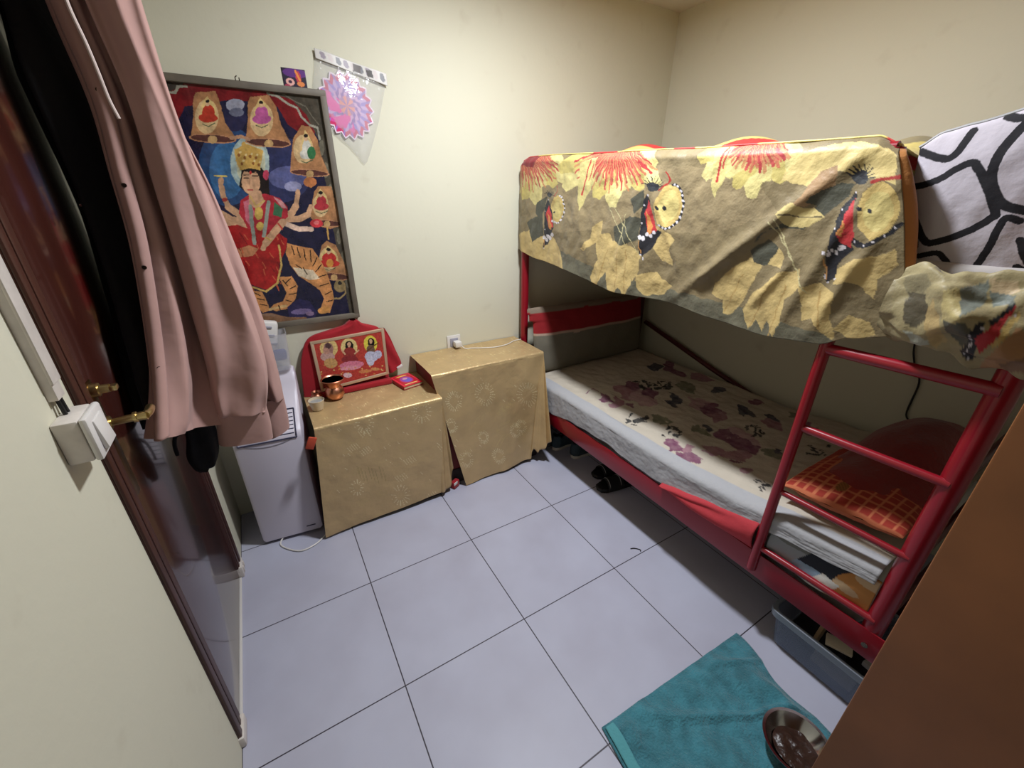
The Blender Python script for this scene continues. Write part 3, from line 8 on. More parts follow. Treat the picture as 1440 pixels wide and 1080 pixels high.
SHEET=[(-1,150,104,118,1598,83,21,-95,-69,-52),(-1,176,140,146,1613,-14,18,-82,-75,-52),(-1,112,62,88,1683,137,38,-22,-45,-44),(-1,112,62,88,1703,20,10,-51,-57,-39),(-1,150,104,118,1444,23,45,-27,-43,-44),(-1,112,62,88,1481,-39,17,-10,-19,-18),(-1,58,58,72,2037,274,42,-24,-58,-52),(-1,112,62,88,2154,265,34,-20,-62,-52),(-1,112,62,88,2103,164,6,-70,-43,-27),(-1,150,104,118,2164,18,5,-74,-53,-30),(-1,110,112,92,1948,-43,8,-60,-64,-38),(-1,58,58,72,1751,-116,62,12,-50,-67),(-1,110,112,92,1504,-238,-3,-66,-40,-21),(-1,176,140,146,1835,-227,12,-68,-72,-40),(-1,112,62,88,1827,-300,-12,-68,-78,-34),(-1,150,104,118,1788,-370,39,-23,-48,-33),(-1,58,58,72,2079,-177,41,-24,-35,-24),(-1,58,58,72,1966,-401,-3,-49,-58,-25),(-1,112,62,88,2125,-377,25,-14,-34,-20),(-1,58,58,72,2017,-523,-10,-38,-49,-17),(-1,150,104,118,1943,-564,8,-49,-54,-22),(-1,176,140,146,1693,-551,18,-76,-78,-36),(-1,112,62,88,1657,-492,10,-43,-59,-29),(-1,112,62,88,1628,-607,5,-71,-62,-25),(-1,150,104,118,1524,-639,50,-29,-36,-23),(-1,112,62,88,1628,-648,25,-15,-33,-20),(-1,150,104,118,1482,-562,12,-39,-34,-17),(-1,112,62,88,1463,-666,16,-10,-14,-10),(-1,110,112,92,1587,-412,13,-51,-33,-17),(-1,58,58,72,1648,-407,19,-11,-19,-14),(-1,110,112,92,1648,-731,12,-46,-42,-16),(-1,58,58,72,1695,-727,17,-10,-22,-12),(-1,150,104,118,1439,-745,31,-18,-23,-14),(-1,150,104,118,1382,-489,28,-17,-24,-19),(-1,176,140,146,1383,-420,23,-14,-25,-21),(-1,112,62,88,2069,-655,31,-18,-37,-19),(-1,150,104,118,2012,-717,42,-25,-35,-17),(-1,110,112,92,2155,-577,46,-27,-40,-21),(0,112,62,88,1336,-392,1390,-380,1399,-415,1358,-488,1309,-473),(0,112,62,88,1326,-483,1372,-523,1379,-592,1321,-606,1294,-554),(0,112,62,88,1454,189,1444,129,1402,48,1368,57),(80,112,62,88,1383,209,1438,222,1454,189),(-1,34,34,36,1408,-120,12,-7,-6,-6),(-1,34,34,36,1454,-161,12,-7,-12,-11),(-1,34,34,36,1419,-194,12,-7,-7,-7),(-1,34,34,36,1420,-168,12,-7,-12,-11),(-1,34,34,36,1387,-173,5,-3,-6,-6),(-1,34,34,36,1400,-176,12,-7,-10,-10),(-1,34,34,36,1372,-144,11,-7,-10,-10),(-1,34,34,36,1326,-174,11,-7,-6,-6),(-1,34,34,36,1405,-165,11,-7,-8,-8),(-1,34,34,36,1371,-158,13,-7,-6,-6),(-1,34,34,36,1350,-162,12,-7,-9,-9),(-1,34,34,36,1359,-195,11,-6,-6,-6),(-1,34,34,36,1448,-168,7,-4,-13,-12),(-1,34,34,36,1715,92,7,-4,-17,-16),(-1,34,34,36,1762,175,11,-6,-12,-11),(-1,34,34,36,1715,75,12,-7,-8,-7),(-1,34,34,36,1732,125,10,-6,-16,-15),(-1,34,34,36,1802,165,8,-5,-18,-17),(-1,34,34,36,1712,99,15,-9,-14,-14),(-1,34,34,36,1760,97,9,-5,-18,-17),(-1,34,34,36,1707,78,8,-5,-17,-16),(-1,34,34,36,1771,90,10,-6,-10,-9),(-1,34,34,36,1798,117,12,-7,-10,-9),(-1,34,34,36,1754,181,14,-8,-10,-10),(-1,34,34,36,1810,109,11,-7,-12,-11),(-1,34,34,36,1814,155,10,-6,-19,-18),(-1,34,34,36,1357,-825,6,-3,-6,-4),(-1,34,34,36,1385,-796,10,-6,-9,-6),(-1,34,34,36,1387,-853,9,-6,-5,-3),(-1,34,34,36,1392,-834,7,-4,-10,-6),(-1,34,34,36,1375,-857,4,-3,-8,-5),(-1,34,34,36,1383,-846,7,-4,-9,-5),(-1,34,34,36,1349,-839,6,-4,-8,-5),(-1,34,34,36,1400,-853,6,-3,-6,-3),(-1,34,34,36,1368,-829,10,-6,-10,-6),(-1,34,34,36,1386,-824,9,-5,-6,-4),(-1,34,34,36,1410,-810,5,-3,-8,-5),(-1,34,34,36,1392,-843,6,-3,-10,-6),(-1,34,34,36,1415,-824,4,-2,-10,-6),(-1,34,34,36,1816,-600,9,-5,-9,-5),(-1,34,34,36,1806,-522,6,-4,-15,-9),(-1,34,34,36,1822,-588,6,-3,-9,-5),(-1,34,34,36,1760,-570,6,-3,-13,-8),(-1,34,34,36,1827,-566,12,-7,-9,-5),(-1,34,34,36,1851,-536,5,-3,-7,-4),(-1,34,34,36,1838,-524,5,-3,-16,-10),(-1,34,34,36,1764,-566,10,-6,-13,-8),(-1,34,34,36,1788,-587,11,-7,-13,-8),(-1,34,34,36,1804,-568,10,-6,-12,-7),(-1,34,34,36,1849,-535,11,-7,-11,-7),(-1,34,34,36,1813,-515,11,-7,-9,-6),(-1,34,34,36,1791,-560,11,-7,-9,-6),(-1,34,34,36,1856,85,6,-4,-19,-16),(-1,34,34,36,1759,52,7,-4,-9,-9),(-1,34,34,36,1855,18,8,-5,-15,-12),(-1,34,34,36,1831,50,7,-4,-18,-15),(-1,34,34,36,1883,21,14,-8,-19,-16),(-1,34,34,36,1806,42,13,-8,-15,-13),(-1,34,34,36,1806,81,14,-8,-12,-10),(-1,34,34,36,1827,22,11,-6,-9,-7),(-1,34,34,36,1901,88,14,-8,-17,-14),(-1,34,34,36,1794,42,11,-7,-12,-10),(-1,34,34,36,1846,12,14,-8,-18,-15),(-1,34,34,36,1851,41,11,-7,-14,-12),(-1,34,34,36,1925,57,7,-4,-17,-14),(-1,34,34,36,1453,-361,9,-5,-7,-6),(-1,34,34,36,1467,-317,11,-6,-13,-11),(-1,34,34,36,1503,-343,12,-7,-12,-10),(-1,34,34,36,1497,-327,11,-7,-11,-9),(-1,34,34,36,1505,-333,10,-6,-6,-5),(-1,34,34,36,1483,-335,7,-4,-13,-11),(-1,34,34,36,1452,-390,7,-4,-8,-7),(-1,34,34,36,1502,-333,8,-5,-14,-11),(-1,34,34,36,1449,-393,7,-4,-11,-9),(-1,34,34,36,1464,-385,8,-5,-7,-6),(-1,34,34,36,1390,-361,11,-7,-7,-6),(-1,34,34,36,1484,-365,9,-6,-12,-10),(-1,34,34,36,1434,-358,6,-4,-9,-8),(-1,34,34,36,1843,-792,6,-4,-14,-7),(-1,34,34,36,1808,-817,5,-3,-14,-7),(-1,34,34,36,1868,-791,6,-3,-14,-7),(-1,34,34,36,1836,-845,8,-4,-7,-3),(-1,34,34,36,1849,-814,11,-7,-8,-4),(-1,34,34,36,1809,-825,5,-3,-14,-7),(-1,34,34,36,1836,-816,9,-5,-14,-7),(-1,34,34,36,1797,-818,5,-3,-12,-6),(-1,34,34,36,1800,-813,5,-3,-8,-4),(-1,34,34,36,1838,-795,6,-4,-15,-7),(-1,34,34,36,1876,-821,11,-7,-8,-4),(-1,34,34,36,1798,-828,11,-6,-11,-5),(-1,34,34,36,1930,-825,11,-6,-13,-6)]
PILLOWLINES=[(160,22,20,26,-969,1692,-973,1690,-979,1688,-986,1685,-993,1682,-999,1680,-1006,1677,-1012,1675,-1019,1674,-1025,1672,-1030,1672,-1034,1673,-1037,1675,-1040,1678,-1042,1681,-1044,1684,-1045,1687,-1046,1691,-1047,1695,-1048,1700,-1049,1704,-1050,1709,-1051,1714,-1052,1720,-1053,1724,-1054,1727),(160,22,20,26,-980,1613,-983,1613,-988,1614,-994,1615,-1001,1616,-1006,1618,-1012,1620,-1018,1622,-1023,1625,-1029,1627,-1034,1631,-1039,1634,-1044,1639,-1049,1644,-1053,1648,-1058,1651,-1062,1654,-1066,1657,-1070,1659,-1074,1661,-1077,1661,-1080,1661,-1083,1660,-1086,1658,-1088,1655,-1092,1650,-1098,1644,-1104,1636,-1110,1627,-1117,1617,-1123,1608,-1130,1598,-1136,1587,-1142,1576,-1148,1566,-1151,1559,-1153,1554,-1154,1552,-1153,1552,-1152,1551,-1149,1548,-1146,1544,-1142,1538,-1137,1533,-1131,1527,-1125,1521,-1118,1516,-1110,1510,-1101,1504,-1093,1499,-1085,1495,-1078,1492,-1072,1489,-1066,1487,-1061,1485,-1056,1485,-1052,1486,-1049,1488,-1046,1491,-1042,1494,-1038,1499,-1033,1505,-1028,1513,-1022,1521,-1016,1530,-1010,1538,-1005,1547,-1000,1557,-995,1567,-991,1575,-988,1581),(180,22,20,26,-1136,1734,-1134,1730,-1131,1724,-1128,1716,-1125,1708,-1123,1701,-1121,1694,-1119,1687,-1118,1680,-1117,1673,-1117,1666,-1117,1659,-1117,1652,-1118,1645,-1119,1639,-1120,1632,-1123,1625,-1126,1618,-1130,1610,-1134,1604,-1138,1597,-1142,1592,-1146,1586,-1151,1581,-1156,1577,-1162,1573,-1169,1570,-1177,1568,-1185,1566,-1191,1565,-1196,1564),(140,22,20,26,-1193,1543,-1190,1544,-1186,1546,-1181,1548,-1176,1549,-1173,1549,-1171,1548,-1170,1546,-1169,1544,-1168,1540,-1168,1535,-1167,1527,-1166,1518,-1166,1507,-1166,1496,-1165,1487,-1164,1478,-1162,1470,-1161,1462,-1160,1455,-1158,1448,-1157,1442,-1156,1436,-1156,1431,-1155,1427,-1155,1424),(130,22,20,26,-1028,1444,-1032,1446,-1038,1448,-1044,1451,-1050,1453,-1056,1456,-1061,1458,-1067,1460,-1072,1462,-1078,1463,-1083,1463,-1088,1460,-1092,1456,-1097,1451,-1102,1446,-1106,1441,-1111,1437,-1117,1433,-1122,1429,-1127,1426,-1130,1424),(160,22,20,26,-1115,1395,-1118,1398,-1123,1401,-1128,1406,-1133,1410,-1137,1413,-1141,1416,-1144,1418,-1148,1420,-1150,1422,-1152,1423),(140,22,20,26,-1007,1522,-1010,1516,-1015,1509,-1020,1501,-1025,1493,-1028,1486,-1030,1481,-1031,1477,-1032,1473,-1032,1469,-1032,1466,-1032,1461,-1031,1456,-1030,1451,-1030,1447,-1029,1444),(160,22,20,26,-1100,1751,-1103,1750,-1106,1748,-1110,1747,-1114,1745,-1118,1744,-1121,1744,-1125,1744,-1128,1744,-1131,1744,-1133,1744),(130,22,20,26,-1206,1505,-1208,1501,-1211,1496,-1214,1490,-1217,1483,-1220,1478,-1223,1473,-1226,1468,-1229,1464,-1232,1460,-1233,1458),(130,22,20,26,-1219,1448,-1220,1447,-1223,1446,-1226,1444,-1229,1443,-1231,1443,-1233,1443,-1235,1444,-1237,1445,-1238,1447,-1240,1447),(160,22,20,26,-1130,1387,-1132,1390,-1135,1393,-1138,1398,-1140,1402,-1143,1406,-1145,1409,-1146,1413,-1148,1416,-1149,1419,-1150,1421)]
GLIT=[(22,236,222,176,852,549,884,541),(22,236,222,176,850,538,881,521),(22,236,222,176,846,530,873,504),(22,236,222,176,840,523,861,491),(22,236,222,176,832,519,845,484),(22,236,222,176,824,518,828,482),(22,236,222,176,815,521,809,487),(22,236,222,176,806,526,792,498),(22,236,222,176,799,534,778,513),(22,236,222,176,793,543,766,531),(22,236,222,176,790,554,760,552),(22,236,222,176,789,565,758,572),(22,236,222,176,790,575,761,591),(22,236,222,176,794,583,769,608),(22,236,222,176,800,590,781,620),(22,236,222,176,808,594,796,627),(22,236,222,176,817,595,813,629),(22,236,222,176,826,592,831,625),(22,236,222,176,834,588,848,615),(22,236,222,176,842,580,863,601),(22,236,222,176,847,570,874,582),(22,236,222,176,851,560,882,562),(22,236,222,176,1143,476,1183,466),(22,236,222,176,1142,464,1180,443),(22,236,222,176,1138,454,1172,423),(22,236,222,176,1131,446,1158,409),(22,236,222,176,1121,442,1139,401),(22,236,222,176,1111,441,1117,400),(22,236,222,176,1100,444,1095,406),(22,236,222,176,1089,450,1074,418),(22,236,222,176,1080,460,1055,436),(22,236,222,176,1072,471,1041,457),(22,236,222,176,1068,483,1032,481),(22,236,222,176,1066,496,1028,505),(22,236,222,176,1067,507,1031,527),(22,236,222,176,1072,517,1040,546),(22,236,222,176,1078,525,1053,560),(22,236,222,176,1088,529,1071,568),(22,236,222,176,1098,530,1092,570),(22,236,222,176,1109,527,1113,565),(22,236,222,176,1119,521,1134,553),(22,236,222,176,1129,512,1153,536),(22,236,222,176,1136,501,1169,515),(22,236,222,176,1141,489,1179,491),(22,236,222,176,654,555,679,548),(22,236,222,176,652,546,676,532),(22,236,222,176,649,539,669,518),(22,236,222,176,644,534,659,508),(22,236,222,176,637,530,646,502),(22,236,222,176,630,530,632,500),(22,236,222,176,623,532,618,504),(22,236,222,176,617,536,605,513),(22,236,222,176,611,542,594,525),(22,236,222,176,607,550,585,540),(22,236,222,176,604,559,581,557),(22,236,222,176,604,568,580,574),(22,236,222,176,606,576,583,590),(22,236,222,176,609,583,590,604),(22,236,222,176,614,589,599,614),(22,236,222,176,620,592,612,620),(22,236,222,176,627,593,625,621),(22,236,222,176,634,591,639,618),(22,236,222,176,641,587,652,610),(22,236,222,176,646,580,664,598),(22,236,222,176,650,573,672,583),(22,236,222,176,653,564,678,566),(22,236,222,176,1039,262,1062,254),(22,236,222,176,1038,254,1061,240),(22,236,222,176,1035,248,1055,228),(22,236,222,176,1031,243,1047,219),(22,236,222,176,1025,241,1035,214),(22,236,222,176,1019,240,1023,214),(22,236,222,176,1012,242,1009,218),(22,236,222,176,1006,247,997,226),(22,236,222,176,1001,253,986,238),(22,236,222,176,996,260,977,252),(22,236,222,176,994,268,972,267),(22,236,222,176,992,276,970,283),(22,236,222,176,993,283,972,297),(22,236,222,176,996,289,977,309),(22,236,222,176,1000,294,985,317),(22,236,222,176,1006,296,996,322),(22,236,222,176,1012,297,1009,322),(22,236,222,176,1019,295,1022,319),(22,236,222,176,1025,291,1034,311),(22,236,222,176,1030,285,1046,299),(22,236,222,176,1035,278,1054,286),(22,236,222,176,1038,270,1060,270),(22,236,222,176,1080,275,1104,268),(22,236,222,176,1080,267,1103,253),(22,236,222,176,1077,261,1097,241),(22,236,222,176,1072,256,1088,232),(22,236,222,176,1067,254,1077,227),(22,236,222,176,1060,253,1064,227),(22,236,222,176,1054,255,1051,231),(22,236,222,176,1047,260,1038,239),(22,236,222,176,1042,266,1026,251),(22,236,222,176,1037,273,1018,265),(22,236,222,176,1034,281,1012,280),(22,236,222,176,1033,289,1010,296),(22,236,222,176,1034,296,1012,310),(22,236,222,176,1037,302,1017,322),(22,236,222,176,1041,307,1026,330),(22,236,222,176,1047,310,1037,335),(22,236,222,176,1053,310,1049,336),(22,236,222,176,1060,308,1062,332),(22,236,222,176,1066,304,1075,324),(22,236,222,176,1072,298,1087,313),(22,236,222,176,1076,291,1096,299),(22,236,222,176,1079,283,1102,283),(22,236,222,176,618,413,637,407),(22,236,222,176,617,406,635,394),(22,236,222,176,614,401,630,384),(22,236,222,176,610,396,622,376),(22,236,222,176,606,394,612,371),(22,236,222,176,600,394,602,371),(22,236,222,176,595,395,591,374),(22,236,222,176,590,399,581,381),(22,236,222,176,586,404,572,391),(22,236,222,176,582,410,566,403),(22,236,222,176,581,417,562,416),(22,236,222,176,580,424,562,430),(22,236,222,176,582,431,564,442),(22,236,222,176,584,436,569,453),(22,236,222,176,588,440,577,460),(22,236,222,176,593,443,586,465),(22,236,222,176,598,443,596,466),(22,236,222,176,603,442,607,462),(22,236,222,176,608,438,617,456),(22,236,222,176,612,433,626,446),(22,236,222,176,616,427,632,434),(22,236,222,176,618,420,636,421),(22,236,222,176,813,282,832,276),(22,236,222,176,812,275,830,263),(22,236,222,176,810,270,826,253),(22,236,222,176,806,266,818,246),(22,236,222,176,802,264,809,241),(22,236,222,176,797,264,799,241),(22,236,222,176,791,265,788,245),(22,236,222,176,786,269,778,252),(22,236,222,176,782,274,769,262),(22,236,222,176,778,280,763,273),(22,236,222,176,776,287,759,286),(22,236,222,176,776,293,758,299),(22,236,222,176,777,300,760,311),(22,236,222,176,779,305,764,321),(22,236,222,176,783,309,771,329),(22,236,222,176,787,311,780,333),(22,236,222,176,793,311,790,333),(22,236,222,176,798,310,801,330),(22,236,222,176,803,306,811,323),(22,236,222,176,807,301,820,314),(22,236,222,176,811,295,827,302),(22,236,222,176,813,288,831,289),(22,236,222,176,697,171,720,163),(22,236,222,176,696,163,717,148),(22,236,222,176,693,156,711,134),(22,236,222,176,688,151,702,125),(22,236,222,176,682,149,691,120),(22,236,222,176,676,149,678,120),(22,236,222,176,670,151,665,125),(22,236,222,176,664,156,653,134),(22,236,222,176,658,162,643,147),(22,236,222,176,655,170,635,162),(22,236,222,176,652,178,631,178),(22,236,222,176,652,187,630,195),(22,236,222,176,653,195,632,210),(22,236,222,176,656,202,638,223),(22,236,222,176,661,206,647,232),(22,236,222,176,666,209,658,237),(22,236,222,176,672,209,671,237),(22,236,222,176,679,207,683,233),(22,236,222,176,685,203,695,224),(22,236,222,176,690,196,706,212),(22,236,222,176,694,188,714,196),(22,236,222,176,696,180,719,180),(22,236,222,176,911,122,934,114),(22,236,222,176,910,114,932,99),(22,236,222,176,907,108,926,87),(22,236,222,176,903,103,918,78),(22,236,222,176,898,101,907,73),(22,236,222,176,891,101,894,74),(22,236,222,176,885,103,881,78),(22,236,222,176,879,107,869,87),(22,236,222,176,874,114,859,99),(22,236,222,176,870,121,851,114),(22,236,222,176,867,129,846,130),(22,236,222,176,866,137,844,145),(22,236,222,176,867,145,846,160),(22,236,222,176,870,151,852,171),(22,236,222,176,874,156,860,180),(22,236,222,176,880,158,871,184),(22,236,222,176,886,158,883,185),(22,236,222,176,892,156,896,180),(22,236,222,176,898,152,908,172),(22,236,222,176,904,146,918,160),(22,236,222,176,908,138,927,146),(22,236,222,176,910,130,932,130),(22,236,222,176,167,588,190,581),(22,236,222,176,164,576,183,558),(22,236,222,176,157,567,170,541),(22,236,222,176,149,562,154,532),(22,236,222,176,140,562,135,533),(22,236,222,176,131,567,119,543),(22,236,222,176,125,576,106,560),(22,236,222,176,122,588,99,583),(22,236,222,176,122,601,100,607),(22,236,222,176,125,613,106,629),(22,236,222,176,132,621,119,646),(22,236,222,176,140,626,135,655),(22,236,222,176,149,626,153,655),(22,236,222,176,157,621,169,646),(22,236,222,176,163,612,182,629),(22,236,222,176,167,601,190,606),(22,236,222,176,456,569,482,562),(22,236,222,176,452,556,476,537),(22,236,222,176,446,546,463,518),(22,236,222,176,436,541,444,509),(22,236,222,176,426,542,423,510),(22,236,222,176,416,547,404,520),(22,236,222,176,409,557,388,540),(22,236,222,176,404,570,379,564),(22,236,222,176,403,583,378,590),(22,236,222,176,406,596,384,614),(22,236,222,176,413,605,397,631),(22,236,222,176,422,610,415,641),(22,236,222,176,432,610,435,641),(22,236,222,176,442,605,455,631),(22,236,222,176,450,595,471,612),(22,236,222,176,455,583,480,588),(22,236,222,176,122,678,136,674),(22,236,222,176,118,669,129,656),(22,236,222,176,112,663,117,645),(22,236,222,176,105,662,102,644),(22,236,222,176,98,667,89,653),(22,236,222,176,94,675,81,670),(22,236,222,176,94,686,80,689),(22,236,222,176,97,695,86,707),(22,236,222,176,103,701,99,718),(22,236,222,176,110,702,113,719),(22,236,222,176,117,697,126,711),(22,236,222,176,121,689,135,694),(22,236,222,176,290,104,315,93),(22,236,222,176,286,90,308,68),(22,236,222,176,280,81,295,49),(22,236,222,176,271,76,277,41),(22,236,222,176,261,78,257,44),(22,236,222,176,252,84,239,57),(22,236,222,176,245,96,225,79),(22,236,222,176,241,109,217,106),(22,236,222,176,241,124,217,134),(22,236,222,176,244,137,224,158),(22,236,222,176,251,146,236,176),(22,236,222,176,260,151,254,185),(22,236,222,176,269,150,273,182),(22,236,222,176,278,143,291,170),(22,236,222,176,285,132,305,149),(22,236,222,176,289,118,314,122),(22,236,222,176,76,238,92,231),(22,236,222,176,71,226,84,208),(22,236,222,176,64,219,69,195),(22,236,222,176,55,219,52,195),(22,236,222,176,47,226,36,209),(22,236,222,176,43,238,27,232),(22,236,222,176,42,251,26,258),(22,236,222,176,46,263,34,280),(22,236,222,176,54,270,49,293),(22,236,222,176,63,270,66,293),(22,236,222,176,70,263,82,280),(22,236,222,176,75,251,91,257),(30,170,150,100,77,369,83,289),(30,170,150,100,92,351,98,270),(30,170,150,100,107,332,113,250),(30,170,150,100,127,351,134,269),(30,170,150,100,142,333,149,250),(30,170,150,100,158,314,165,230),(30,170,150,100,178,333,186,249),(30,170,150,100,194,314,202,229),(16,196,172,116,298,45,318,1),(16,196,172,116,311,47,331,3),(16,196,172,116,323,49,344,5),(16,196,172,116,336,51,356,7),(16,196,172,116,348,54,369,9),(16,236,222,176,47,488,62,455),(16,236,222,176,58,491,72,457),(16,236,222,176,68,494,83,460),(16,236,222,176,78,496,93,463),(16,236,222,176,89,499,104,466),(16,196,172,116,42,350,58,314),(16,196,172,116,53,352,68,316),(16,196,172,116,64,355,79,319),(16,196,172,116,74,357,90,321),(16,196,172,116,85,360,101,324),(16,236,222,176,248,240,267,200),(16,236,222,176,260,242,279,202),(16,236,222,176,272,245,291,205),(16,236,222,176,284,247,303,207),(16,236,222,176,296,250,315,210),(16,196,172,116,136,171,153,131),(16,196,172,116,147,173,165,133),(16,196,172,116,159,175,176,135),(16,196,172,116,170,178,188,138),(16,196,172,116,182,180,200,140),(16,236,222,176,405,51,426,6),(16,236,222,176,418,53,440,8),(16,236,222,176,431,56,453,11),(16,236,222,176,444,58,466,13),(16,236,222,176,457,60,479,15),(16,196,172,116,20,520,34,487),(16,196,172,116,30,522,44,490),(16,196,172,116,40,525,54,492),(16,196,172,116,50,528,65,495),(16,196,172,116,60,531,75,498),(16,236,222,176,99,452,115,417),(16,236,222,176,110,454,126,420),(16,236,222,176,121,457,137,423),(16,236,222,176,132,460,148,425),(16,236,222,176,142,463,158,428),(16,196,172,116,284,413,302,376),(16,196,172,116,296,416,314,379),(16,196,172,116,307,419,326,382),(16,196,172,116,319,422,338,385),(16,196,172,116,330,424,350,387),(16,236,222,176,303,327,322,289),(16,236,222,176,315,330,334,291),(16,236,222,176,327,333,346,294),(16,236,222,176,339,335,358,297),(16,236,222,176,351,338,370,299),(16,196,172,116,139,189,156,150),(16,196,172,116,151,192,168,152),(16,196,172,116,162,194,180,154),(16,196,172,116,174,196,191,156),(16,196,172,116,185,199,203,159),(16,236,222,176,496,346,518,306),(16,236,222,176,509,349,531,309),(16,236,222,176,521,352,544,312),(16,236,222,176,534,354,557,314),(16,236,222,176,547,357,570,317),(16,196,172,116,111,45,128,3),(16,196,172,116,123,47,140,5),(16,196,172,116,134,49,152,7),(16,196,172,116,146,51,164,9),(16,196,172,116,158,54,176,11),(16,236,222,176,111,552,126,519),(16,236,222,176,121,555,137,522),(16,236,222,176,132,557,148,524),(16,236,222,176,142,560,158,527),(16,236,222,176,153,563,169,530),(16,196,172,116,42,164,58,125),(16,196,172,116,53,167,69,127),(16,196,172,116,64,169,80,130),(16,196,172,116,75,171,92,132),(16,196,172,116,86,174,103,134),(16,236,222,176,330,-27,351,-73),(16,236,222,176,343,-25,364,-71),(16,236,222,176,356,-23,377,-69),(16,236,222,176,368,-21,390,-67),(16,236,222,176,381,-19,403,-65),(18,236,222,176,505,714,516,700),(18,236,222,176,239,333,248,316),(18,236,222,176,379,681,388,667),(18,236,222,176,337,479,347,463),(18,236,222,176,316,497,326,482),(18,236,222,176,120,809,128,796),(18,236,222,176,872,98,887,76),(18,236,222,176,409,690,419,675),(18,236,222,176,240,445,249,429),(18,236,222,176,1051,247,1067,227),(18,236,222,176,1187,167,1204,145),(18,236,222,176,113,448,121,433),(18,236,222,176,609,295,621,277),(18,236,222,176,797,660,810,644),(18,236,222,176,387,220,397,202),(18,236,222,176,121,801,129,789),(18,236,222,176,144,650,152,637),(18,236,222,176,416,557,426,542),(18,236,222,176,672,589,684,572),(18,236,222,176,287,347,296,330),(18,236,222,176,516,45,527,24),(18,236,222,176,1116,409,1132,390),(18,236,222,176,286,444,295,428),(18,236,222,176,546,485,558,469),(18,236,222,176,998,487,1013,469),(18,236,222,176,470,672,480,657),(18,236,222,176,1033,158,1049,137),(18,236,222,176,1199,477,1216,458),(18,236,222,176,765,245,779,226),(18,236,222,176,-37,363,-30,348),(18,236,222,176,1015,569,1030,552),(18,236,222,176,1137,-44,1155,-68),(18,236,222,176,617,334,630,316),(18,236,222,176,244,764,253,751),(18,236,222,176,431,152,442,134),(18,236,222,176,155,529,163,514),(18,236,222,176,215,361,224,345),(18,236,222,176,1173,-154,1191,-178),(18,236,222,176,243,539,252,524),(18,236,222,176,-52,557,-46,543),(18,236,222,176,985,-42,1001,-65),(18,236,222,176,22,594,30,580),(18,236,222,176,31,597,38,583),(18,236,222,176,1078,399,1094,380),(18,236,222,176,972,-137,989,-161),(18,236,222,176,930,500,944,482),(18,236,222,176,1098,-157,1116,-182),(18,236,222,176,1213,576,1230,558),(18,236,222,176,-28,694,-21,681),(18,236,222,176,510,455,521,438),(18,236,222,176,22,462,29,447),(18,236,222,176,702,240,714,221),(18,236,222,176,494,369,505,352),(18,236,222,176,749,643,761,627),(18,236,222,176,428,672,438,657),(18,236,222,176,21,381,28,366),(18,236,222,176,289,576,298,562),(18,236,222,176,217,432,226,417),(18,236,222,176,47,453,55,438),(18,236,222,176,-33,269,-25,252),(16,206,182,126,635,196,669,243),(16,206,182,126,649,198,683,246),(16,206,182,126,663,201,697,249),(16,206,182,126,676,204,711,251),(16,206,182,126,690,206,724,254),(16,206,182,126,884,300,918,349),(16,206,182,126,898,303,933,352),(16,206,182,126,913,306,948,355),(16,206,182,126,928,309,963,358),(16,206,182,126,943,312,978,361),(16,206,182,126,733,381,767,427),(16,206,182,126,747,384,781,430),(16,206,182,126,761,387,794,433),(16,206,182,126,775,390,808,436),(16,206,182,126,789,393,822,440),(16,206,182,126,1029,199,1065,250),(16,206,182,126,1044,202,1080,253),(16,206,182,126,1060,205,1096,256),(16,206,182,126,1076,208,1112,259),(16,206,182,126,1092,210,1128,262),(16,206,182,126,879,396,913,444),(16,206,182,126,894,400,928,447),(16,206,182,126,908,403,942,450),(16,206,182,126,923,406,957,454),(16,206,182,126,937,409,972,457),(16,206,182,126,937,421,971,469),(16,206,182,126,952,424,986,472),(16,206,182,126,966,427,1001,475),(16,206,182,126,981,430,1016,478),(16,206,182,126,996,434,1030,482),(16,206,182,126,841,189,876,238),(16,206,182,126,855,192,890,241),(16,206,182,126,870,194,905,244),(16,206,182,126,885,197,920,247),(16,206,182,126,900,200,935,250),(16,206,182,126,882,215,917,264),(16,206,182,126,897,218,932,267),(16,206,182,126,912,221,947,270),(16,206,182,126,927,223,962,273),(16,206,182,126,942,226,977,276),(16,206,182,126,902,418,936,466),(16,206,182,126,916,422,950,469),(16,206,182,126,930,425,965,472),(16,206,182,126,945,428,979,476),(16,206,182,126,960,431,994,479),(16,206,182,126,1177,56,1215,110),(16,206,182,126,1194,59,1232,112),(16,206,182,126,1211,61,1248,115),(16,206,182,126,1228,64,1266,118),(16,206,182,126,1245,66,1283,121)]
